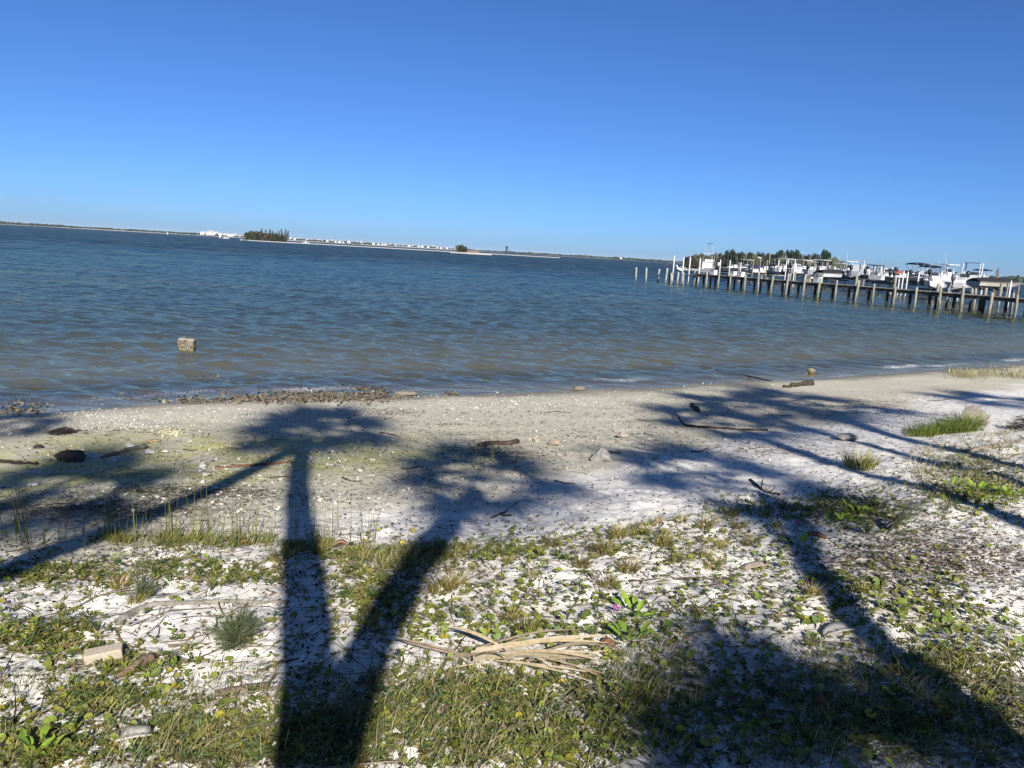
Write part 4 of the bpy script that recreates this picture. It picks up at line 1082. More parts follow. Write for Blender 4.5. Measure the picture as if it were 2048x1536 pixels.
MB().add(tube([(-sz, -sz * .8, 0.225), (-sz * 0.2, -sz * .85, 0.235), (sz, -sz * .8, 0.225)], 0.012, 6), (0.62, 0.58, 0.48)).build('rim', M_STONE, t)

# oyster shell beds and shells
shell = (np.array([(0, -1, 0), (0.6, -0.3, 0.16), (0.55, 0.5, 0.2), (0, 1, 0.1), (-0.55, 0.5, 0.2), (-0.6, -0.3, 0.16), (0, 0, 0.42)]), [[(0, 1, 6), (1, 2, 6), (2, 3, 6), (3, 4, 6), (4, 5, 6), (5, 0, 6)]])
def pick(cx, cy, rx, ry, n, gauss=True):
    if gauss: x, y = cx + R.normal(size=n) * rx * 0.55, cy + R.normal(size=n) * ry * 0.55
    else: x, y = cx + R.uniform(-1, 1, n) * rx, cy + R.uniform(-1, 1, n) * ry
    return x, y
def shells(name, spots, smin, smax, tint, label, mat, lift=0.0, jit=0.5, kind='stuff'):
    m = MB()
    for cx, cy, rx, ry, n, *z in spots:
        x, y = pick(cx, cy, rx, ry, n, not z)
        p = gnd(x, y); p[:, 2] = np.maximum(p[:, 2], WZ - 0.03) + lift
        nn_ = len(p)
        tt = np.array(tint)[None] * R.uniform(1 - jit, 1 + jit * 0.7, (nn_, 1)) * R.uniform(0.92, 1.08, (nn_, 3))
        vf, T = scatter(shell, p, R.uniform(0, 6.28, nn_), R.uniform(smin, smax, nn_) ** 1.0, R.normal(size=nn_) * 0.6, tt)
        m.add(vf, T)
    o = m.build(name, mat)
    return tag(o, label, None, None, kind)
shells('oyster_bed', [(640, 792, 130, 13, 900), (520, 798, 130, 9, 350), (745, 790, 50, 12, 260), (30, 818, 60, 10, 300), (420, 775, 30, 5, 60), (315, 800, 60, 5, 60), (1155, 777, 16, 5, 45), (1620, 748, 20, 5, 60), (905, 787, 16, 5, 40), (400, 802, 40, 6, 90)], 0.016, 0.045, (0.30, 0.24, 0.15), 'broken oyster clumps heaped along the waterline', M_OYSTER, 0.015, 0.75)
shells('shell_grit', [(420, 830, 330, 14, 2200, 1), (130, 845, 160, 15, 800, 1), (280, 850, 200, 12, 500), (1000, 805, 260, 13, 1300), (1300, 800, 250, 12, 500), (1100, 825, 350, 18, 500, 1), (500, 900, 500, 60, 500, 1), (1700, 780, 350, 30, 400, 1), (700, 985, 300, 50, 500, 1), (650, 905, 250, 30, 250), (350, 935, 300, 60, 160, 1), (1150, 930, 200, 40, 150, 1)], 0.0045, 0.012, (0.66, 0.62, 0.53), 'pale crushed shells strewn in bands along the beach', M_SHELL, 0.002, 0.3)
shells('beach_shells', [(1000, 880, 900, 80, 420, 1), (1100, 800, 400, 16, 260), (620, 905, 200, 30, 120), (680, 985, 260, 40, 160, 1), (1650, 790, 350, 24, 200, 1), (250, 990, 240, 30, 90)], 0.010, 0.024, (0.62, 0.57, 0.47), 'broken pale shells lying loose on the open beach', M_SHELL, 0.003, 0.45)
shells('yellow_shells', [(340, 866, 26, 8, 160), (1075, 880, 14, 5, 40)], 0.008, 0.016, (0.66, 0.60, 0.36), 'small heap of yellowish shells on the sand', M_SHELL, 0.006, 0.3)

# litter: twigs, leaf crumbs, wrack
twig = (np.array([(-1, 0, 0.0), (-1, 0.035, 0.03), (-1, -0.035, 0.03), (0.1, 0.10, 0.0), (0.1, 0.13, 0.04), (0.1, 0.065, 0.03), (1, -0.02, 0.02), (1, 0.0, 0.035), (1, -0.03, 0.035)]), [[(0, 1, 4, 3), (1, 2, 5, 4), (2, 0, 3, 5), (3, 4, 7, 6), (4, 5, 8, 7), (5, 3, 6, 8)]])
crumb = (np.array([(0, -1, 0.05), (0.45, -0.1, 0.25), (0.1, 1, 0.1), (-0.45, 0.1, 0.0)]), [[(0, 1, 2, 3)]])
cone6 = (np.array([(1, 0, 0.5), (0, 1, 0.5), (-1, 0, 0.5), (0, -1, 0.5), (0, 0, 1.1), (0, 0, -0.1)]), [[(0, 1, 4), (1, 2, 4), (2, 3, 4), (3, 0, 4), (1, 0, 5), (2, 1, 5), (3, 2, 5), (0, 3, 5)]])
def veg_points(n, y0=1000, y1=1560, x0=-30, x1=2080):
    x = R.uniform(x0, x1, n); y = R.uniform(y0, y1, n)
    return x, y
def litter_stuff(name, tmpl, spots, smin, smax, tints, label, mat, kind='stuff', mask=None):
    m = MB()
    for cx, cy, rx, ry, n, *z in spots:
        x, y = pick(cx, cy, rx, ry, n, not z)
        p = gnd(x, y)
        ok = p[:, 2] > WZ + 0.02
        if mask is not None: ok &= mask(p)
        p = p[ok]; nn_ = len(p)
        if not nn_: continue
        p[:, 2] += 0.004
        ti = np.array(tints)[R.integers(0, len(tints), nn_)] * R.uniform(0.6, 1.3, (nn_, 1))
        vf, T = scatter(tmpl, p, R.uniform(0, 6.28, nn_), R.uniform(smin, smax, nn_), R.normal(size=nn_) * 0.25, ti)
        m.add(vf, T)
    return tag(m.build(name, mat), label, None, None, kind)
patchy = lambda p: fbm(p[:, 0] * 1.1, p[:, 1] * 1.1, 41) + R.uniform(-0.25, 0.25, len(p)) > 0.47
veg_sp = [(1024, 1300, 1080, 250, 4200, 1), (1024, 1150, 1080, 90, 2600, 1)]
litter_stuff('twig_litter', twig, [(1024, 1300, 1080, 250, 2300, 1), (1024, 1120, 1080, 80, 1500, 1), (1850, 1080, 200, 90, 700, 1), (1950, 930, 120, 90, 500, 1), (1000, 905, 140, 22, 260), (200, 1010, 280, 30, 420), (1480, 895, 130, 20, 260), (500, 935, 200, 20, 120), (900, 960, 200, 30, 150), (1760, 830, 160, 12, 180), (1250, 880, 120, 16, 90), (950, 840, 400, 30, 160, 1), (620, 960, 260, 40, 160, 1), (1900, 1440, 180, 90, 600, 1), (600, 930, 620, 90, 700, 1), (1300, 850, 520, 70, 600, 1), (1700, 850, 240, 70, 500, 1), (1000, 800, 500, 22, 160, 1)], 0.012, 0.06, [(0.13, 0.10, 0.08), (0.22, 0.18, 0.14), (0.30, 0.26, 0.20)], 'small dead twigs and needles scattered over the sand', M_WOOD)
litter_stuff('leaf_litter', crumb, [(1024, 1320, 1080, 260, 5200, 1), (1850, 1100, 260, 110, 2600), (1024, 1100, 1080, 60, 2000, 1), (1950, 950, 150, 60, 700), (1700, 1000, 150, 40, 500), (860, 1130, 120, 30, 600), (250, 1130, 200, 40, 700), (1000, 900, 120, 18, 200), (1500, 900, 120, 14, 300), (1720, 810, 140, 10, 200), (450, 990, 250, 40, 900), (1000, 870, 700, 80, 1500, 1), (1300, 840, 600, 50, 600, 1), (250, 920, 320, 60, 700), (1850, 1120, 220, 70, 2600), (1620, 870, 220, 40, 800, 1), (900, 900, 900, 110, 2600, 1), (1500, 840, 560, 60, 1400, 1)], 0.005, 0.016, [(0.10, 0.07, 0.05), (0.17, 0.11, 0.07), (0.07, 0.06, 0.04), (0.22, 0.16, 0.10)], 'small brown leaf crumbs lying on the white sand', M_DRY, mask=patchy)
litter_stuff('beach_crumbs', crumb, [(1000, 870, 950, 70, 700, 1), (1050, 830, 420, 14, 180), (1250, 880, 200, 30, 150), (450, 900, 420, 40, 220, 1), (1560, 820, 300, 40, 260, 1), (1760, 815, 160, 16, 220), (950, 905, 160, 20, 160), (1850, 880, 200, 50, 200, 1)], 0.010, 0.026, [(0.12, 0.08, 0.05), (0.07, 0.055, 0.04), (0.20, 0.12, 0.07), (0.26, 0.20, 0.13)], 'dead leaves and bark crumbs scattered over the open beach', M_DRY)
litter_stuff('seed_cones', cone6, [(1024, 1260, 1080, 290, 1500, 1), (1300, 1000, 700, 60, 400, 1), (1850, 900, 250, 90, 500, 1), (600, 930, 600, 70, 200, 1), (1200, 850, 700, 40, 160, 1)], 0.004, 0.010, [(0.09, 0.07, 0.055), (0.06, 0.05, 0.04)], 'tiny dark seed cones scattered over the sand', M_WOOD)
litter_stuff('seaweed_wrack', twig, [(120, 862, 120, 10, 420), (330, 862, 160, 6, 160), (790, 825, 60, 8, 260), (170, 1020, 330, 26, 2200), (400, 985, 190, 16, 900), (250, 950, 300, 14, 350), (1010, 910, 90, 14, 320), (880, 940, 110, 20, 160), (1720, 812, 100, 8, 260), (1560, 903, 90, 9, 160), (640, 797, 150, 8, 500), (450, 800, 120, 8, 220), (40, 820, 70, 6, 160), (930, 850, 300, 6, 220), (1150, 868, 260, 7, 260), (1350, 830, 220, 6, 160), (560, 880, 240, 6, 160), (1800, 800, 160, 10, 220)], 0.012, 0.05, [(0.045, 0.038, 0.03), (0.075, 0.055, 0.04)], 'dark dried seaweed lines along the upper beach', M_DRY)

# driftwood, sticks, rocks, each on its own
def stick(name, label, pix, r0, r1, tint, cat, group=None, lift=0.6, fork=None):
    G = gnd([p[0] for p in pix], [p[1] for p in pix])
    r_ = np.linspace(r0, r1, len(G))
    G[:, 2] = np.maximum(G[:, 2], WZ) + r_ * lift
    c = G.mean(0); Q = G - c
    tN = np.linspace(0, 1, 9); tt = np.linspace(0, 1, len(Q))
    Q2 = np.stack([np.interp(tN, tt, Q[:, i]) for i in range(3)], 1)
    Q2[1:-1] += R.normal(size=(7, 3)) * max(r0, r1) * 0.22
    rr2 = np.interp(tN, tt, r_) * (1 + R.normal(size=9) * 0.12)
    m = MB().add(tube(Q2, rr2, 8), tint)
    if fork:
        for fa in fork:
            k = int(fa[0] * 8); d = np.array([fa[1], fa[2], fa[3]])
            m.add(tube([Q2[k], Q2[k] + d * 0.5 + R.normal(size=3) * 0.01, Q2[k] + d], [rr2[k] * 0.6, rr2[k] * 0.45, rr2[k] * 0.15], 6), tint)
    o = m.build(name, M_WOOD, None, True); o.location = c
    return tag(o, label, cat, group)
DK, GRY, PALE, RED = (0.07, 0.055, 0.045), (0.26, 0.23, 0.19), (0.46, 0.40, 0.31), (0.30, 0.15, 0.09)
stick('drift_pole', 'long thin dark pole lying at the water edge right of centre', [(1430, 752), (1490, 757), (1545, 763)], 0.016, 0.012, DK, 'stick')
stick('drift_log', 'dark curved log on wet sand below the water edge on the right', [(1567, 775), (1592, 774), (1612, 771), (1622, 770)], 0.03, 0.07, (0.10, 0.085, 0.06), 'log')
stick('drift_log', 'long dark log lying in the palm shade right of centre', [(1370, 853), (1430, 857), (1480, 860), (1535, 861)], 0.022, 0.014, DK, 'log', fork=[(0.1, -0.1, 0.1, 0.12)])
stick('drift_log', 'short dark log stub on pale sand left of the right crown shadow', [(1384, 812), (1390, 818), (1396, 824)], 0.035, 0.035, (0.12, 0.10, 0.08), 'log')
stick('driftwood', 'grey weathered driftwood branch on the shaded left beach', [(202, 917), (235, 909), (265, 901), (292, 896)], 0.016, 0.032, GRY, 'driftwood')
stick('driftwood', 'dark flat driftwood piece above the centre crown shadow', [(958, 894), (985, 888), (1010, 890), (1034, 886)], 0.03, 0.03, (0.14, 0.10, 0.08), 'driftwood')
stick('stick', 'reddish brown stick crossing the leaning palm shadow', [(430, 937), (470, 934), (530, 930), (590, 925)], 0.014, 0.009, RED, 'stick')
stick('stick', 'dark long stick at the left edge of the shaded beach', [(0, 925), (40, 928), (75, 929)], 0.02, 0.015, DK, 'stick')
stick('branch', 'long pale curved branch left of the wispy bush', [(236, 1250), (262, 1228), (300, 1214), (350, 1209), (420, 1207), (500, 1207), (580, 1203)], 0.022, 0.006, (0.40, 0.36, 0.29), 'branch')
stick('bark_strip', 'brown bark strip lying below the buff brick', [(232, 1357), (262, 1344), (285, 1332), (303, 1322)], 0.012, 0.024, (0.30, 0.21, 0.14), 'bark')
stick('bark_strip', 'grey brown bark strip left of the straight palm shadow', [(430, 1392), (470, 1386), (500, 1380), (540, 1372)], 0.016, 0.014, (0.26, 0.19, 0.14), 'bark')
stick('twig', 'bare dark forked twig at the lower left edge', [(0, 1500), (20, 1470), (30, 1440), (60, 1410)], 0.008, 0.004, DK, 'twig', fork=[(0.6, 0.1, 0.1, 0.02), (0.4, -0.08, 0.15, 0.08)])
stick('twig', 'dark twig with side shoots at the right shadow edge above the purple flower', [(1500, 960), (1530, 985), (1560, 990)], 0.012, 0.006, DK, 'twig', fork=[(0.4, 0.03, 0.06, 0.09), (0.7, 0.04, 0.0, 0.06)])
stick('branch', 'thin dark branch arching over white sand above the vines', [(640, 1098), (690, 1090), (760, 1100)], 0.008, 0.006, (0.12, 0.09, 0.07), 'branch')
stick('branch', 'brown branch across the leaning right palm shadow near the grass clump', [(1930, 905), (1985, 893), (2048, 880)], 0.02, 0.012, (0.38, 0.32, 0.24), 'branch')
GT = 'small loose sticks on the beach'
SL = ['thin brown stick lying on the white sand among the vines', 'thin dark stick lying on the bare sand of the beach']
sp = [(1010, 1020), (1045, 1100), (1190, 1170), (1290, 1160), (1440, 1170), (1400, 1160), (880, 1370), (770, 1260), (660, 1230), (560, 1330), (380, 1290), (330, 1370), (150, 1330), (60, 1350), (1650, 1290), (1750, 1330), (1850, 1190), (1950, 1260), (1560, 1340), (1620, 1180), (1700, 1120), (1230, 1105), (1100, 1190), (980, 1180), (200, 1170), (330, 1120), (90, 1240), (250, 1410), (760, 1440), (1130, 1440)]
for k, (x, y) in enumerate(sp):
    a = R.normal() * 0.35; ln_ = R.uniform(22, 55)
    stick('stick', SL[0], [(x - ln_ * cos(a), y - ln_ * 0.5 * sin(a)), (x, y + R.normal() * 3), (x + ln_ * cos(a), y + ln_ * 0.5 * sin(a))], R.uniform(0.004, 0.008), 0.003, [(0.14, 0.10, 0.08), (0.28, 0.22, 0.16), (0.20, 0.15, 0.11)][k % 3], 'stick', GT)
sp = [(1010, 1030), (1115, 825), (1300, 840), (1230, 905), (1290, 870), (780, 870), (700, 960), (820, 935), (380, 900), (560, 955), (300, 985), (1130, 965), (1400, 900), (1560, 830), (1880, 800)]
for k, (x, y) in enumerate(sp):
    a = R.normal() * 0.3; ln_ = R.uniform(12, 30)
    stick('stick', SL[1], [(x - ln_ * cos(a), y - ln_ * 0.4 * sin(a)), (x, y + R.normal() * 2), (x + ln_ * cos(a), y + ln_ * 0.4 * sin(a))], R.uniform(0.006, 0.012), 0.005, (0.11, 0.085, 0.065), 'stick', GT + ' below the plants')
def put_rock(name, label, px, py, wpx, hpx, seed, tint, cat='rock', group=None, mat=None, rough=0.25, sub=3, sink=0.25):
    p = G1(px, py); p[2] = max(p[2], WZ - 0.02)
    dep = np.linalg.norm(p - np.array([0, 0, CAMZ]))
    w_, h_ = wpx / F_PX * dep / 2, hpx / F_PX * dep / 2
    V, F = rock((w_, w_ * 0.75, h_), seed, sub, rough)
    o = MB().add((V, F), tint).build(name, mat or M_STONE, None, False)
    o.location = (p[0], p[1], p[2] + h_ * (1 - 2 * sink))
    o.rotation_euler = (0, 0, R.uniform(-0.4, 0.4))
    return tag(o, label, cat, group)
put_rock('rock', 'broken pale concrete chunk with flat top on the centre right beach', 1203, 921, 44, 36, 11, (0.48, 0.45, 0.39), rough=0.45)
put_rock('rock', 'flat pitted oyster rock at the waterline near centre', 812, 789, 56, 15, 12, (0.36, 0.32, 0.23), mat=M_OYSTER, rough=0.35)
put_rock('rock', 'rounded brownish boulder behind the thick grass clump', 1944, 850, 52, 44, 13, (0.42, 0.36, 0.29), rough=0.12)
put_rock('rock', 'pale low rock beside the leaning palm shadows on the right', 1690, 880, 46, 20, 14, (0.60, 0.56, 0.46), rough=0.3)
put_rock('rock', 'small yellowish rock in the wash on the right', 1620, 748, 22, 10, 15, (0.46, 0.38, 0.22), mat=M_OYSTER)
put_rock('tree_stump', 'dark rotten stump on the shaded left beach', 147, 921, 50, 32, 16, (0.11, 0.09, 0.07), 'stump', mat=M_WOOD, rough=0.4, sub=3)
put_rock('wood_chunk', 'small dark wood chunk left of the rotten stump', 78, 896, 17, 9, 17, (0.07, 0.06, 0.05), 'wood', mat=M_WOOD)
def heap(name, label, px, py, wpx, hpx, n, tint, cat):
    c = G1(px, py); dep = np.linalg.norm(c - np.array([0, 0, CAMZ])); w_, h_ = wpx / F_PX * dep / 2, hpx / F_PX * dep
    a = R.uniform(0, 6.28, n); q = np.sqrt(R.uniform(0, 1, n))
    p = np.stack([np.cos(a) * q * w_, np.sin(a) * q * w_ * 0.8, h_ * (1 - q ** 2) * R.uniform(0.1, 1.0, n)], 1)
    vf, T = scatter(twig, p, R.uniform(0, 6.28, n), R.uniform(0.03, 0.11, n), R.normal(size=n) * 0.6, np.array(tint)[None] * R.uniform(0.5, 1.6, (n, 1)))
    o = MB().add(vf, T).build(name, M_DRY); o.location = c
    return tag(o, label, cat)
heap('seaweed_heap', 'dark seaweed heap at the right edge of the white sand', 2042, 858, 40, 26, 260, (0.05, 0.04, 0.032), 'seaweed')
heap('seaweed_heap', 'dark heap of seaweed on the shell band at the left', 126, 866, 40, 9, 160, (0.05, 0.04, 0.035), 'seaweed')
put_rock('rock', 'shell crusted lump on the wet sand near the centre waterline', 1156, 780, 26, 12, 20, (0.40, 0.33, 0.25), mat=M_OYSTER, rough=0.4)
put_rock('rock', 'orange brown lump on the sand right of the driftwood piece', 1108, 890, 34, 20, 21, (0.50, 0.38, 0.27), rough=0.3)
put_rock('rock', 'pale lump of tangled roots on the sand above the concrete chunk', 1246, 875, 34, 14, 22, (0.44, 0.38, 0.30), rough=0.4)
put_rock('rock', 'white limestone piece in front of the grey driftwood branch', 262, 896, 22, 12, 23, (0.72, 0.69, 0.60), group='white limestone pieces')
put_rock('rock', 'white limestone piece right of the driftwood branch tip', 298, 907, 22, 10, 24, (0.74, 0.72, 0.63), group='white limestone pieces')
put_rock('rock', 'small white limestone piece furthest right of the driftwood branch', 330, 904, 16, 8, 25, (0.70, 0.67, 0.58), group='white limestone pieces')
put_rock('rock', 'flat white stone alone in deep left shade', 68, 971, 24, 8, 26, (0.72, 0.70, 0.66), group='white limestone pieces')
put_rock('rock', 'flat pale yellow stone on the olive sand', 470, 894, 36, 10, 27, (0.62, 0.54, 0.34))
put_rock('rock', 'flat orange stone on the olive sand above the limestone', 310, 905 - 22, 26, 7, 28, (0.55, 0.40, 0.22))
RL = ['white stone on the shaded wrack line at the left', 'small pale stone scattered on the middle beach']
for k, (x, y, w_) in enumerate([(187, 996, 14), (203, 1009, 15), (152, 995, 12), (228, 923, 17), (406, 934, 17), (410, 951, 14), (406, 965, 15), (432, 978, 13), (400, 943, 9), (22, 869, 13), (157, 1009, 10)]):
    put_rock('rock', RL[0], x, y, w_, w_ * 0.62, 40 + k, (0.64, 0.62, 0.58), 'rock', 'white stones on the wrack line', sub=2)
for k, (x, y, w_) in enumerate([(720, 943, 16), (1170, 985, 9), (1160, 1012, 10), (1170, 964, 9), (1225, 958, 9), (1195, 877, 8), (850, 968, 9), (1315, 917, 10), (1300, 915, 14), (880, 1015, 7), (655, 930, 12), (560, 960, 12), (690, 940, 9), (1080, 905, 8), (1450, 880, 10), (620, 905, 8)]):
    put_rock('rock', RL[1], x, y, w_, w_ * 0.6, 60 + k, (0.62, 0.58, 0.50), 'rock', 'pale stones on the middle beach', sub=2)
# buff brick
p = G1(208, 1316)
bw = MB().add(box(-0.07, 0.07, -0.032, 0.032, -0.03, 0.028), (0.52, 0.44, 0.32))
o = bw.build('brick', M_BRICK); o.location = (p[0], p[1], p[2] + 0.012); o.rotation_euler = (0.05, -0.08, radians(24))
mod = o.modifiers.new('edge', 'BEVEL'); mod.width = 0.006; mod.segments = 2
tag(o, 'buff brick lying half sunk in white sand at the left', 'brick')
# palm boots, bark plates
def plate(name, label, px, py, lpx, wpx, ang, tint, cat):
    p = G1(px, py); dep = np.linalg.norm(p - np.array([0, 0, CAMZ]))
    L_, W_ = lpx / F_PX * dep * 0.9, wpx / F_PX * dep * 1.3
    n = 7; V = []
    for k in range(n):
        u = k / (n - 1); wd = W_ / 2 * (0.35 + 1.2 * u * (1 - u) + 0.35 * u)
        zc = 0.012 + 0.016 * sin(u * 3)
        for q in (-1, -0.4, 0.4, 1): V.append(((u - 0.5) * L_, q * wd, zc - 0.016 * (1 - q * q) + 0.004))
    V = np.array(V); m = len(V)
    Q = [(k * 4 + j, (k + 1) * 4 + j, (k + 1) * 4 + j + 1, k * 4 + j + 1) for k in range(n - 1) for j in range(3)]
    Q += [tuple(v + m for v in q[::-1]) for q in list(Q)]
    for k in range(n - 1): Q += [(k * 4, k * 4 + m, (k + 1) * 4 + m, (k + 1) * 4), ((k + 1) * 4 + 3, (k + 1) * 4 + 3 + m, k * 4 + 3 + m, k * 4 + 3)]
    Q += [(3, 3 + m, 2 + m, 2), (2, 2 + m, 1 + m, 1), (1, 1 + m, m, 0)]
    e = (n - 1) * 4
    Q += [(e, e + m, e + 1 + m, e + 1), (e + 1, e + 1 + m, e + 2 + m, e + 2), (e + 2, e + 2 + m, e + 3 + m, e + 3)]
    o = MB().add((np.concatenate([V, V - (0, 0, 0.008)]), [np.array(Q)]), tint).build(name, M_DRY, None, True)
    o.location = p; o.rotation_euler = (R.normal() * 0.06, R.normal() * 0.06, ang)
    tag(o, label, cat)
plate('palm_boot', 'grey curled palm boot in the sunny gap below the right trunk shadow', 1676, 1264, 72, 26, 0.45, (0.46, 0.42, 0.38), 'palm boot')
plate('palm_boot', 'flat grey brown palm boot left of the right trunk shadow', 1512, 1136, 66, 15, 0.25, (0.38, 0.31, 0.24), 'palm boot')
plate('palm_boot', 'pale grey palm boot lying in deep shade at lower right', 1562, 1425, 62, 16, -0.05, (0.50, 0.47, 0.44), 'palm boot')
plate('palm_boot', 'pale weathered palm boot at the lower left in the dense weeds', 255, 1480, 80, 26, 0.5, (0.55, 0.51, 0.42), 'palm boot')
plate('palm_boot', 'thin pale palm strip below the dry frond on the right', 1375, 1372, 80, 10, -0.1, (0.46, 0.40, 0.33), 'palm boot')
plate('dead_leaf', 'reddish brown dead leaf in the green grass fringe', 487, 1088, 26, 16, 0.4, (0.30, 0.13, 0.08), 'leaf')
plate('dead_leaf', 'reddish brown curled leaf beside the lower bright plant', 1213, 1291, 30, 15, -0.3, (0.30, 0.14, 0.08), 'leaf')
plate('dead_leaf', 'long red brown leaf on white sand beside the right trunk shadow', 1632, 1074, 36, 10, -0.3, (0.34, 0.15, 0.09), 'leaf')
plate('dead_leaf', 'brown dead leaf right of the straight palm shadow at the grass fringe', 682, 1090, 26, 10, 0.3, (0.28, 0.16, 0.09), 'leaf')
plate('dead_leaf', 'brown dead leaf in the deep shade right of the grey palm boot', 1640, 1408, 30, 16, 0.3, (0.22, 0.11, 0.07), 'leaf')

# dry palm frond: every strip of the fan its own piece
fc = G1(1000, 1322)
fr = thing('dry_palm_frond', 'dry straw coloured fan palm leaf lying among green vines', 'palm frond', fc)
def leaflet(a, b, wd, col, hz=0.05, bend=0.0):
    A_ = G1(*a); B_ = G1(*b)
    n = 6; V = []
    d = B_ - A_; s_ = np.cross(d, (0, 0, 1)); s_ /= np.linalg.norm(s_)
    for k in range(n):
        u = k / (n - 1)
        c = A_ + d * u + s_ * bend * sin(u * pi)
        c[2] = ground_z(c[0], c[1], False) + 0.03 + hz * (0.6 + 0.8 * sin(u * 2.6))
        wk = wd * (0.55 + 1.5 * u * (1 - u) * 1.6 - 0.5 * u ** 3)
        V += [c - s_ * wk, c + (0, 0, wk * 0.7), c + s_ * wk]
    V = np.array(V) - fc
    Q = [(k * 3 + j, (k + 1) * 3 + j, (k + 1) * 3 + j + 1, k * 3 + j + 1) for k in range(n - 1) for j in range(2)]
    MB().add((V, [np.array(Q)]), col).build('leaflet', M_DRY, fr)
STR = np.array([0.44, 0.36, 0.23])
main = [((940, 1325), (1225, 1293), 0.022), ((945, 1335), (1205, 1335), 0.024), ((950, 1322), (1215, 1312), 0.018), ((945, 1330), (1190, 1325), 0.020), ((1010, 1325), (1200, 1350), 0.016), ((1020, 1335), (1125, 1368), 0.012), ((1030, 1335), (1110, 1378), 0.009),
        ((940, 1320), (1080, 1296), 0.014), ((950, 1318), (1170, 1283), 0.010), ((1010, 1317), (885, 1272), 0.016), ((1015, 1320), (900, 1290), 0.012), ((930, 1322), (790, 1300), 0.015), ((925, 1326), (770, 1306), 0.010), ((990, 1338), (1200, 1362), 0.010), ((950, 1340), (1020, 1362), 0.010), ((960, 1333), (1230, 1300), 0.010), ((900, 1330), (1010, 1334), 0.013), ((1060, 1330), (1210, 1375), 0.008), ((1050, 1338), (1225, 1340), 0.010), ((910, 1350), (990, 1338), 0.007), ((870, 1336), (960, 1330), 0.007), ((1080, 1330), (1215, 1322), 0.015), ((1000, 1310), (1060, 1290), 0.009), ((1100, 1320), (1235, 1306), 0.008), ((1120, 1345), (1215, 1358), 0.009), ((1080, 1350), (1200, 1385), 0.006)]
for k, (a, b, wd) in enumerate(main):
    leaflet(a, b, wd * 0.72, STR * R.uniform(0.45, 1.2) * np.array([1, R.uniform(0.93, 1.02), R.uniform(0.85, 1.1)]), R.uniform(0.0, 0.05), R.normal() * 0.008)

# ================================================================ PLANTS
GR1, GR2, GR3, YEL, OLV = (0.135, 0.150, 0.026), (0.185, 0.195, 0.032), (0.075, 0.098, 0.025), (0.30, 0.26, 0.03), (0.145, 0.125, 0.032)
# grass tufts
def blades(n, h, spread, r0, tints, lean=0.5, wd=0.0022, seed=None):
    m = MB()
    r = np.random.default_rng(seed)
    V, F, T = [], [], []
    for k in range(n):
        a = r.uniform(0, 6.28); q = sqrt(r.uniform(0, 1)) * r0
        b = np.array([cos(a) * q, sin(a) * q, -0.01]); hh = h * r.uniform(0.45, 1.1)
        a2 = a + r.normal() * 0.6; l = lean * r.uniform(0.2, 1.2) * hh
        d = np.array([cos(a2), sin(a2), 0]); s_ = np.array([-sin(a2 + 0.8), cos(a2 + 0.8), 0]) * wd
        i = len(V)
        for u, wk, dr_ in ((0, 1, 0), (0.5, 0.9, 0.3), (1, 0.1, 1.0)):
            c = b + d * l * dr_ + np.array([0, 0, hh * (u - 0.12 * u * u * lean)])
            V += [c - s_ * wk, c + s_ * wk]
        F += [(i, i + 1, i + 3, i + 2), (i + 2, i + 3, i + 5, i + 4)]
        t = np.array(tints[r.integers(0, len(tints))]) * r.uniform(0.75, 1.25)
        T += [t] * 6
    m.add((np.array(V), [np.array(F)]), np.array(T))
    return m
tuft_me = [blades(90, 0.085, 1, 0.035, [(0.15, 0.15, 0.03), (0.20, 0.17, 0.04), (0.11, 0.12, 0.03), (0.27, 0.16, 0.06), (0.32, 0.26, 0.14)], 1.1, 0.0020, 5 + k).mesh('grass_tuft', M_GRASS) for k in range(6)]
tufts = [(1103, 1088, 1.2), (1233, 1068, 1.3), (1280, 1065, 1.2), (1325, 1086, 1.4), (1210, 1102, 1.3), (1190, 1098, 1.0), (1160, 1126, 1.1), (1410, 1050, 1.4), (1460, 1025, 1.3), (1495, 1084, 0.9), (1255, 1137, 1.2), (1425, 1130, 1.1), (1350, 1118, 0.9), (1412, 1108, 0.8), (1018, 1236, 1.0), (1050, 1260, 1.1), (880, 1178, 1.3), (905, 1170, 1.2), (930, 1098, 0.9), (640, 1100, 1.0), (735, 1245, 1.2), (1440, 1090, 0.8), (1310, 1045, 1.0), (1360, 1040, 1.0), (1215, 1170, 1.0), (1720, 1180, 0.9), (1625, 1185, 1.0), (1060, 1150, 0.8), (240, 1170, 1.0), (560, 1115, 1.2), (270, 1200, 0.8), (1475, 1050, 0.9), (850, 1110, 1.1), (1015, 1120, 0.8), (1640, 1150, 0.8)]
for k, (x, y, s) in enumerate(tufts):
    p = G1(x, y + 4)
    o = link('grass_tuft', tuft_me[k % 6], None, p, R.uniform(0, 6.28)); s *= R.uniform(0.9, 1.15); o.scale = (s, s, s)
    tag(o, 'short yellow green grass tuft growing on the white sand', 'grass tuft', 'grass tufts on the white sand')
p = G1(1718, 934); o = link('grass_tuft', blades(260, 0.20, 1, 0.13, [(0.12, 0.14, 0.03), (0.17, 0.17, 0.04), (0.30, 0.25, 0.09)], 0.8, 0.003, 77).mesh('grass_tuft', M_GRASS), None, p)
tag(o, 'round green grass tuft beside the leaning palm shadow on the right', 'grass tuft')
m = MB()
for k in range(9):
    u = k / 8.0
    q = G1(1835 + 105 * u, 872 - 12 * u)
    bm_ = blades(150, 0.17 + 0.13 * u, 1, 0.16, [(0.10, 0.13, 0.025), (0.15, 0.17, 0.035), (0.07, 0.10, 0.02)], 0.6, 0.003, 90 + k)
    for V, T in zip(bm_.V, bm_.T): m.add((V + q, [np.concatenate(bm_.F[4])]), T)
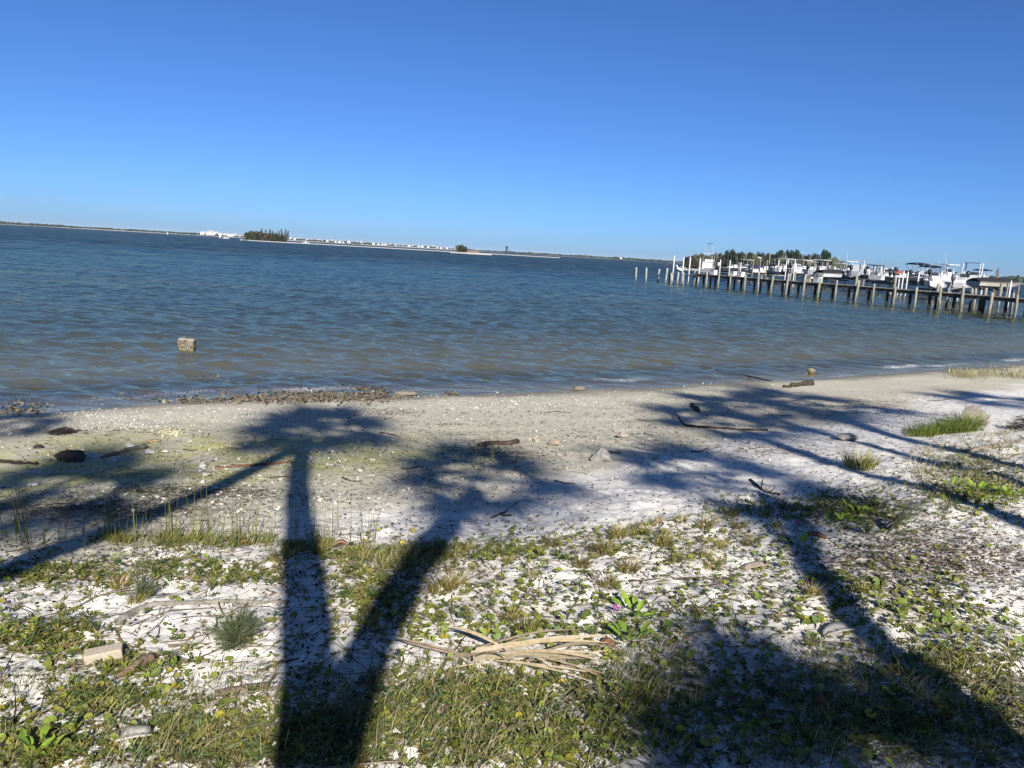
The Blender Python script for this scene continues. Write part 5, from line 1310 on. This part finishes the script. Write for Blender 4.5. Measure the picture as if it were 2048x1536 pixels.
tag(m.build('grass_clump', M_GRASS), 'thick green grass clump in front of the rounded boulder', 'grass clump')
# grass fringe with tall stalks at the edge of the white sand
def grass_field(name, label, pts, h, n, tints, lean, wd, r0=0.05):
    m = MB()
    lib = [blades(n, h, 1, r0, tints, lean, wd, 200 + k) for k in range(5)]
    for k, p in enumerate(pts):
        b = lib[k % 5]; a = R.uniform(0, 6.28); s = R.uniform(0.6, 1.3)
        for V, T in zip(b.V, b.T): m.add(((V * s) @ rotz(a).T + p, [np.concatenate(b.F[4])]), T * R.uniform(0.8, 1.2))
    return tag(m.build(name, M_GRASS), label, None, None, 'stuff')
fx = R.uniform(190, 660, 120); fy = 1080 + R.normal(size=120) * 7 + (fx - 190) * 0.02
grass_field('grass_fringe', 'fringe of green grass along the edge of the white sand', gnd(fx, fy), 0.062, 24, [(0.12, 0.14, 0.03), (0.17, 0.17, 0.04), (0.25, 0.19, 0.06), (0.08, 0.11, 0.025)], 0.8, 0.0022)
fx = np.concatenate([R.uniform(10, 760, 95), R.uniform(945, 1035, 22), R.uniform(200, 480, 30)]); fy = np.concatenate([1080 + R.normal(size=95) * 14, 936 + R.normal(size=22) * 7, 1078 + R.normal(size=30) * 6])
grass_field('grass_stalks', 'tall thin upright grass stalks along the fringe', gnd(fx, fy), 0.30, 2, [(0.16, 0.17, 0.05), (0.11, 0.13, 0.035), (0.24, 0.21, 0.09)], 0.18, 0.0020, 0.02)
fx, fy = veg_points(320, 1340, 1560)
grass_field('thin_grass', 'thin grass blades among the low plants in front', gnd(fx, fy), 0.085, 9, [(0.10, 0.13, 0.035), (0.20, 0.19, 0.08), (0.34, 0.29, 0.16)], 1.3, 0.0014, 0.06)
fx = np.concatenate([R.uniform(1500, 2060, 190), R.uniform(1180, 1420, 60)]); fy = np.concatenate([R.uniform(1290, 1540, 190), R.uniform(1290, 1420, 60)])
grass_field('dry_grass', 'dry tan grass blades matted between the vines', np.concatenate([gnd(fx, fy), gnd(R.uniform(640, 1100, 80), R.uniform(1340, 1540, 80)), gnd(R.uniform(300, 560, 40), R.uniform(1390, 1540, 40))]), 0.10, 10, [(0.36, 0.31, 0.19), (0.26, 0.22, 0.13), (0.16, 0.16, 0.06)], 1.6, 0.0015, 0.07)
fx = np.concatenate([R.uniform(1820, 2060, 160), R.uniform(700, 900, 60)]); fy = np.concatenate([R.uniform(860, 1000, 160), R.uniform(1105, 1150, 60)])
grass_field('upper_grass', 'sparse dry grass on the right hand dune edge', gnd(fx, fy), 0.10, 12, [(0.30, 0.25, 0.12), (0.18, 0.18, 0.05), (0.22, 0.18, 0.10)], 1.2, 0.0024, 0.10)
fx = R.uniform(1900, 2060, 60); fy = 752 + R.normal(size=60) * 5
grass_field('far_dune_grass', 'pale dry grass along the far right of the beach', gnd(fx, fy), 0.20, 14, [(0.24, 0.20, 0.11), (0.15, 0.15, 0.05)], 1.0, 0.004, 0.25)

# low leafy weeds: narrow leaved sprigs, too many to count
def sprig(nl, lw, ll, seed):
    r = np.random.default_rng(seed)
    V, Q = [], []
    for k in range(nl):
        a = k * 2.4 + r.uniform(-0.4, 0.4); el = r.uniform(0.15, 0.95); hb = 0.15 + 0.75 * k / nl
        d = np.array([cos(a) * cos(el), sin(a) * cos(el), sin(el)]); s_ = np.array([-sin(a), cos(a), 0]) * lw
        b = np.array([0, 0, hb * 0.5]); L_ = ll * r.uniform(0.7, 1.15)
        i = len(V)
        V += [b, b + d * L_ * 0.5 - s_ + (0, 0, 0.04), b + d * L_ - np.array([0, 0, 0.12 * L_]), b + d * L_ * 0.5 + s_ + (0, 0, 0.04)]
        Q += [(i, i + 1, i + 2, i + 3)]
    i = len(V)
    V += [(0.03, 0, -0.1), (-0.03, 0.02, -0.1), (0, 0, 0.65)]
    return np.array(V), [np.array(Q), [(i, i + 1, i + 2)]]
WEED = [(820, 1440, 230, 80, 430), (430, 1485, 150, 55, 320), (640, 1480, 130, 70, 260), (1060, 1490, 160, 50, 160), (960, 1380, 180, 40, 240), (1260, 1400, 150, 70, 150), (90, 1150, 150, 30, 170), (330, 1140, 170, 30, 150), (480, 1150, 100, 25, 110), (190, 1400, 90, 26, 150), (90, 1500, 90, 36, 150), (250, 1330, 120, 26, 110),
        (1000, 1105, 160, 20, 200), (1320, 1085, 260, 40, 220), (1690, 1020, 120, 30, 320), (1780, 1130, 200, 90, 120), (1960, 930, 110, 40, 320), (1700, 1440, 380, 80, 420), (1900, 1330, 160, 60, 200), (880, 1230, 180, 50, 110), (1350, 1250, 250, 70, 150), (740, 1180, 80, 60, 200), (80, 1270, 140, 40, 240), (1024, 1300, 1050, 230, 650, 1), (760, 1110, 130, 16, 260), (1560, 1020, 140, 30, 240), (1900, 1000, 160, 60, 260)]
def weed(name, tmpls, spots, smin, smax, tints, label, f=1.0):
    m = MB()
    for cx, cy, rx, ry, n, *z in spots:
        x, y = pick(cx, cy, rx, ry, int(n * f), not z)
        p = gnd(x, y); ok = (shore_s(p[:, 0], p[:, 1]) > 4.2) & (p[:, 1] > 1.6)
        p = p[ok]; nn_ = len(p)
        if not nn_: continue
        ti = np.array(tints)[R.integers(0, len(tints), nn_)] * R.uniform(0.7, 1.3, (nn_, 1))
        h = R.integers(0, len(tmpls), nn_)
        for q, tm in enumerate(tmpls):
            k = h == q
            if k.sum():
                vf, T = scatter(tm, p[k], R.uniform(0, 6.28, k.sum()), R.uniform(smin, smax, k.sum()), R.normal(size=k.sum()) * 0.3, ti[k])
                m.add(vf, T)
    return tag(m.build(name, M_LEAF), label, None, None, 'stuff')
weed('low_weeds', [sprig(8, 0.12, 0.9, k) for k in range(5)], WEED, 0.014, 0.046, [GR1, GR2, GR3, OLV, GR3, (0.17, 0.14, 0.05), (0.045, 0.075, 0.022)], 'low narrow leaved green weeds covering the sand in patches')
weed('fine_weeds', [sprig(6, 0.20, 0.8, 20 + k) for k in range(3)], WEED, 0.012, 0.026, [GR1, OLV, (0.20, 0.13, 0.06), (0.15, 0.16, 0.05), GR3], 'tiny leaved creeping weeds over the sand', 1.0)

# round leaved pennywort: leaves that can be picked apart are parts of their plant
def round_leaf(seed):
    r = np.random.default_rng(seed)
    n = 12; V = [(0, 0, -0.10)]
    for k in range(n):
        a = radians(20 + 320 * k / (n - 1)); q = 1 + r.normal() * 0.04
        V.append((q * sin(a), -q * cos(a), 0.06 * sin(a * 3 + r.uniform(0, 6)) + 0.03))
    F = [(0, k, k + 1) for k in range(1, n)]
    return np.array(V), [np.array(F)]
RLV = [round_leaf(k) for k in range(4)]
stalk = tube([(0, 0, -1.6), (0.05, 0.02, -0.8), (0, 0, -0.1)], [0.035, 0.03, 0.03], 4, False)
def leaf_mesh(k, tint):
    m = MB().add(RLV[k], tint); m.add(stalk, (0.15, 0.13, 0.05)); return m.mesh('leaf', M_LEAF)
leaf_me = [leaf_mesh(k % 4, t) for k, t in enumerate([(0.16, 0.20, 0.035), (0.12, 0.17, 0.030), (0.20, 0.23, 0.04), (0.10, 0.14, 0.03), (0.30, 0.28, 0.035), (0.14, 0.18, 0.05)])]
PW_ = [(1010, 1260, 8), (1060, 1285, 8), (1110, 1265, 7), (1140, 1285, 8), (985, 1285, 7), (880, 1290, 5), (1690, 1165, 7), (1740, 1175, 7), (1780, 1220, 7), (1815, 1215, 6), (1870, 1240, 6), (1880, 1270, 7), (1990, 1240, 6), (1985, 1265, 6), (1650, 1255, 5), (1620, 1260, 5), (320, 1390, 7), (360, 1370, 5), (210, 1440, 6), (75, 1460, 5), (290, 1430, 6), (160, 1520, 6), (1390, 1470, 7), (1160, 1490, 6), (1060, 1510, 5), (1260, 1420, 7), (1290, 1370, 6), (1190, 1420, 5), (1700, 1390, 6), (1800, 1360, 6), (1830, 1480, 7), (1600, 1500, 7), (1720, 1520, 6), (1900, 1500, 6), (1500, 1380, 6), (1460, 1250, 6), (1500, 1190, 6), (400, 1270, 5), (1330, 1290, 6), (740, 1200, 5), (600, 1290, 4), (1400, 1330, 5), (2000, 1440, 6), (1530, 1460, 6), (470, 1440, 5), (1620, 1360, 6)]
tot = 0
for k, (x, y, n) in enumerate(PW_):
    c = G1(x, y)
    t = thing('pennywort', 'cluster of round green pennywort leaves on the sand', 'plant', c, 0, 'pennywort plants among the vines')
    rn = []
    for q in range(n):
        if tot >= 298: break
        a = R.uniform(0, 6.28); d = R.uniform(0.02, 0.16)
        o = link('leaf', leaf_me[int(R.integers(0, 6))], t)
        s = R.uniform(0.012, 0.023)
        gx_, gy_ = c[0] + cos(a) * d, c[1] + sin(a) * d
        o.location = (cos(a) * d, sin(a) * d, float(ground_z(gx_, gy_)) - c[2] + s * 1.5)
        o.rotation_euler = (R.normal() * 0.5 + 0.25, R.normal() * 0.5, R.uniform(0, 6.28)); o.scale = (s, s, s * R.uniform(1.0, 1.5))
        tot += 1
# the smaller round leaves beyond
m = MB()
for cx, cy, rx, ry, n, *z in [(1080, 1262, 180, 30, 150), (1750, 1200, 170, 70, 260), (1500, 1400, 480, 110, 520, 1), (330, 1400, 200, 80, 110), (1300, 1150, 320, 90, 420, 1), (1900, 1240, 120, 50, 140), (1980, 985, 70, 26, 420), (1700, 1010, 110, 40, 260), (850, 1230, 200, 70, 120), (1150, 1500, 250, 50, 130), (100, 1480, 120, 50, 60), (1900, 1000, 150, 50, 120), (1024, 1270, 1050, 220, 900, 1)]:
    x, y = pick(cx, cy, rx, ry, n, not z)
    p = gnd(x, y); nn_ = len(p)
    s = R.uniform(0.009, 0.018, nn_); p[:, 2] += s * 1.3
    ti = np.array([GR1, GR2, (0.18, 0.21, 0.04), GR3, YEL])[R.choice(5, nn_, p=[0.3, 0.3, 0.2, 0.14, 0.06])] * R.uniform(0.75, 1.25, (nn_, 1))
    vf, T = scatter(RLV[0], p, R.uniform(0, 6.28, nn_), s, R.normal(size=nn_) * 0.5 + 0.3, ti)
    m.add(vf, T)
    vf, T = scatter(stalk, p, R.uniform(0, 6.28, nn_), s, R.normal(size=nn_) * 0.15, np.tile([(0.15, 0.13, 0.05)], (nn_, 1)))
    m.add(vf, T)
tag(m.build('small_round_leaves', M_LEAF), 'small round green leaves of creeping vines on the sand', None, None, 'stuff')

# trailing runners of the creepers
m = MB()
rx_, ry_ = veg_points(300, 1090, 1540)
for x, y in zip(rx_, ry_):
    c = G1(x, y); a = R.uniform(0, 6.28); ln_ = R.uniform(0.15, 0.6); da = R.normal() * 0.9
    if shore_s(c[0], c[1]) < 5: continue
    P = [c]
    for q in range(6):
        a += da / 6 + R.normal() * 0.12
        P.append(P[-1] + np.array([cos(a), sin(a), 0]) * ln_ / 6)
    P = np.array(P); P[:, 2] = ground_z(P[:, 0], P[:, 1]) + R.uniform(0.002, 0.02, 7)
    m.add(tube(P, np.linspace(0.0028, 0.0014, 7), 4, False), [(0.16, 0.11, 0.07), (0.20, 0.15, 0.09), (0.12, 0.12, 0.05), (0.30, 0.24, 0.16)][int(R.integers(0, 4))])
tag(m.build('vine_runners', M_DRY), 'thin trailing runners of creepers lying on the sand', None, None, 'stuff')

# broad leaved bright plants
def broad_leaf(L_, W_, seed):
    r = np.random.default_rng(seed); n = 6; V = []
    for k in range(n):
        u = k / (n - 1); wd = W_ * (sin(pi * min(1, u * 0.93 + 0.05)) ** 0.75)
        V += [(-wd, L_ * u, 0.25 * L_ * u * (1.2 - u) + 0.25 * wd), (0, L_ * u, 0.25 * L_ * u * (1.2 - u)), (wd, L_ * u, 0.25 * L_ * u * (1.2 - u) + 0.25 * wd)]
    Q = [(k * 3 + j, k * 3 + j + 1, (k + 1) * 3 + j + 1, (k + 1) * 3 + j) for k in range(n - 1) for j in range(2)]
    return np.array(V), [np.array(Q)]
bl = [MB().add(broad_leaf(1, 0.24, k), c).mesh('leaf', M_LEAF) for k, c in enumerate([(0.17, 0.25, 0.03), (0.13, 0.21, 0.03), (0.20, 0.27, 0.04)])]
for x, y, n, s, lab in [(1272, 1238, 16, 0.11, 'bright green broad leaved plant beside the purple flower'), (1256, 1285, 11, 0.12, 'bright green broad leaved plant below the one with the purple flower'), (1682, 1050, 14, 0.11, 'leafy green plant left of the feathery sapling on the right'), (1720, 1030, 12, 0.11, 'yellow green leafy plant behind the feathery sapling'), (1605, 1098, 9, 0.10, 'broad leaved plant in the right trunk shadow'), (1525, 1128, 6, 0.08, 'small pale green rosette above the flat palm boot'), (70, 1515, 10, 0.09, 'yellow green rosette in the lower left corner'), (1960, 985, 16, 0.12, 'leafy green plant at the right edge of the upper sand'), (2015, 995, 16, 0.13, 'largest leafy green plant at the right edge'), (1905, 975, 12, 0.10, 'leafy green plant at the tip of the right edge patch')]:
    c = G1(x, y)
    t = thing('broad_leaved_plant', lab, 'plant', c)
    for q in range(n):
        a = q * 2.4 + R.uniform(-0.3, 0.3); rr_ = R.uniform(0.0, 0.10)
        o = link('leaf', bl[q % 3], t, (cos(a) * rr_, sin(a) * rr_, 0.01 + 0.03 * R.uniform(0, 1)))
        o.rotation_euler = (R.uniform(0.1, 0.9), 0, a - pi / 2); ss = s * R.uniform(0.40, 0.68); o.scale = (ss, ss, ss)
# purple flowers
pet = MB()
for k in range(5):
    a0 = k * 2 * pi / 5
    pet.add((np.array([(0, 0, 0), (0.75 * cos(a0 - 0.45), 0.75 * sin(a0 - 0.45), 0.45), (cos(a0), sin(a0), 0.35), (0.75 * cos(a0 + 0.45), 0.75 * sin(a0 + 0.45), 0.45)]), [[(0, 1, 2, 3)]]), (0.22, 0.02, 0.22))
pet_me = pet.mesh('petals', M_LEAF)
stm = MB().add(tube([(0, 0, -2.4), (0.1, 0, -1.2), (0, 0, 0.05)], [0.08, 0.08, 0.12], 5), (0.10, 0.12, 0.03)).mesh('stem', M_LEAF)
for x, y, lab in [(1230, 1234, 'purple flower beside the upper bright green plant'), (1640, 1038, 'purple flower left of the feathery sapling on the right'), (1590, 1058, 'purple flower in the shade of the right trunk shadow')]:
    c = G1(x, y + 4); c[2] += 0.055
    t = thing('purple_flower', lab, 'flower', c); t.scale = (0.020,) * 3; t.rotation_euler = (0.7, 0, 0.3)
    link('petals', pet_me, t); link('stem', stm, t)
# feathery pine saplings
def sapling(label, px, py, h, rad, n, lean=0.0, leandir=0.0, name='pine_sapling', flat=1.0):
    c = G1(px, py)
    t = thing(name, label, 'sapling', c)
    st = MB(); nd = MB()
    V, Q, T = [], [], []
    for k in range(n):
        a = R.uniform(0, 6.28); el = R.uniform(0.15, 1.35)
        L_ = h * R.uniform(0.5, 1.0) * (0.55 + 0.45 * sin(el))
        d = np.array([cos(a) * cos(el) * rad / h, sin(a) * cos(el) * rad / h, sin(el) * flat]) + np.array([cos(leandir), sin(leandir), 0]) * lean
        P = np.array([d * L_ * u + np.array([0, 0, 0.02 * sin(u * 3)]) for u in (0, 0.4, 0.75, 1.0)])
        if k % 2 == 0: st.add(tube(P, [0.004, 0.003, 0.002, 0.001], 4, False), (0.17, 0.15, 0.10))
        for q in range(26):
            u = R.uniform(0.25, 1.0); b = d * L_ * u
            e = d / np.linalg.norm(d) + R.normal(size=3) * 0.45; e /= np.linalg.norm(e)
            s_ = np.cross(e, R.normal(size=3)); s_ /= np.linalg.norm(s_); s_ *= 0.0012
            ln_ = R.uniform(0.03, 0.07)
            i = len(V); V += [b - s_, b + s_, b + e * ln_]; Q.append((i, i + 1, i + 2))
            T += [np.array([0.095, 0.115, 0.05]) * R.uniform(0.7, 1.3)] * 3
    st.build('stem', M_WOOD, t)
    nd.add((np.array(V), [np.array(Q)]), np.array(T)).build('needles', M_GRASS, t)
sapling('round wispy grey green bush left of the straight palm shadow', 472, 1290, 0.24, 0.17, 60, name='wispy_bush')
sapling('thin feathery pine sapling on white sand at the left', 285, 1196, 0.24, 0.10, 20)
sapling('feathery pine sapling leaning right on the right hand sand', 1775, 1066, 0.36, 0.14, 24, 0.65, 0.15)
sapling('small feathery sapling at the foot of the leaning one', 1735, 1068, 0.16, 0.10, 18, -0.2, 0.15)
sapling('bushy dark low sapling in the leaning palm shadow at the grass line', 870, 1112, 0.13, 0.14, 30, 0.1, 0.2)

# ================================================================ telling alike things apart in their labels
def project(p):
    q = cam.matrix_world.inverted() @ Vector(p)
    return 1024 + F_PX * q[0] / -q[2], 768 - F_PX * q[1] / -q[2]
ONES = 'first second third fourth fifth sixth seventh eighth ninth tenth eleventh twelfth thirteenth fourteenth fifteenth sixteenth seventeenth eighteenth nineteenth'.split()
def ordinal(n):
    if n <= 19: return ONES[n - 1]
    t_ = {2: 'twent', 3: 'thirt', 4: 'fort', 5: 'fift'}[n // 10]
    return t_ + 'ieth' if n % 10 == 0 else t_ + 'y-' + ONES[n % 10 - 1]
BEACH_MARKS = [(1000, 1320, 'dry palm frond'), (1272, 1228, 'upper bright green plant'), (472, 1260, 'wispy grey green bush'), (206, 1306, 'buff brick'), (600, 1180, 'straight palm shadow'), (1512, 1136, 'flat brown palm boot'), (1676, 1264, 'curled grey palm boot'), (1790, 1035, 'leaning feathery sapling'),
    (1203, 910, 'pale concrete chunk'), (147, 917, 'rotten stump'), (262, 900, 'grey driftwood branch'), (1450, 857, 'long dark log'), (985, 888, 'flat driftwood piece'), (1885, 860, 'thick grass clump'), (1562, 1425, 'shaded pale palm boot'), (485, 1084, 'red leaf in the fringe'), (1790, 1310, 'right trunk shadow'), (720, 1310, 'leaning palm shadow'), (2000, 990, 'right edge leafy patch'), (70, 1515, 'lower left rosette'), (285, 1185, 'thin feathery sapling'), (1255, 1290, 'lower bright green plant')]
MARINA_MARKS = [(1416, 530, 'tower boat'), (1468, 540, 'dark hulled boat'), (1530, 545, 'open skiff'), (1572, 540, 'first T-top boat'), (1606, 543, 'second T-top boat'), (1642, 545, 'wide hardtop boat'), (1694, 550, 'long bowed T-top boat'), (1747, 555, 'black canopied skiff'), (1833, 550, 'taller navy canopy'), (1922, 575, 'nearest white runabout'), (1944, 560, 'arch boat'), (1990, 575, 'black covered boat')]
def single_out(objs, marks, flat=False):
    by = {}
    for o in objs:
        x, y = project(o.location)
        dd = [((x - a) ** 2 + ((y - b) * (0.2 if flat else 2.0)) ** 2, a, b, nme) for a, b, nme in marks]
        d, a, b, nme = min(dd)
        dx, dy = x - a, (y - b) * 2.0
        if flat or abs(dx) > abs(dy): w_ = 'left of' if dx < 0 else 'right of'
        else: w_ = 'beyond' if dy < 0 else 'in front of'
        by.setdefault((o['label'], nme, w_), []).append((d, o))
    for (lab, nme, w_), v in by.items():
        v.sort(key=lambda q: q[0])
        for k, (_, o) in enumerate(v):
            o['label'] = '%s, %s %s the %s' % (lab, 'nearest one' if k == 0 else ordinal(k + 1) + ' one', w_, nme)
def row_out(objs, tail):
    by = {}
    for o in objs: by.setdefault(o['label'], []).append((project(o.location)[0], o))
    for lab, v in by.items():
        v.sort(key=lambda q: q[0])
        for k, (_, o) in enumerate(v): o['label'] = '%s, %s such from the left %s' % (lab, ordinal(k + 1), tail)
def grp(name, starts=None): return [o for o in bpy.data.objects if o.parent is None and o.get('group') == name and (starts is None or o['label'] in starts)]
def short(objs, text):
    for o in objs: o['label'] = text
    return objs
single_out(short(grp('pennywort plants among the vines'), 'round leaved pennywort cluster'), BEACH_MARKS)
single_out(short(grp('grass tufts on the white sand'), 'yellow green grass tuft'), BEACH_MARKS)
single_out(short(grp('small loose sticks on the beach'), 'thin brown stick'), BEACH_MARKS)
single_out(short(grp('small loose sticks on the beach below the plants'), 'short dark stick'), BEACH_MARKS)
single_out(short(grp('white stones on the wrack line'), 'white stone in shade'), BEACH_MARKS)
single_out(short(grp('pale stones on the middle beach'), 'small pale stone'), BEACH_MARKS)
single_out(short(grp('poles of the boat slips', [labs[0]]), 'tall white lift pole'), MARINA_MARKS, True)
single_out(short(grp('poles of the boat slips', [labs[1]]), 'weathered brown pole'), MARINA_MARKS, True)
for a, b in ((PL[0], 'dark feathery pine'), (PL[2], 'broad dark green tree'), (PL[3], 'sparse brownish pine')):
    row_out(short(grp('trees of the wood behind the marina', [a]), b), 'behind the marina')
for a, b in ((hl[0], 'white two storey house'), (hl[1], 'white house with grey hip roof'), (hl[2], 'pale house with brownish roof')):
    row_out(short(grp('houses along the far shore', [a]), b), 'on the far shore')
row_out([o for o in bpy.data.objects if o.get('group') == 'mangrove bushes on the small island'], '')
row_out([o for o in bpy.data.objects if o.get('group') == 'pines on the small island'], '')
row_out([o for o in bpy.data.objects if o.get('group') == 'bushes on the low island'], '')
for o in bpy.data.objects:
    if o.get('label'): o['label'] = ' '.join(o['label'].split())
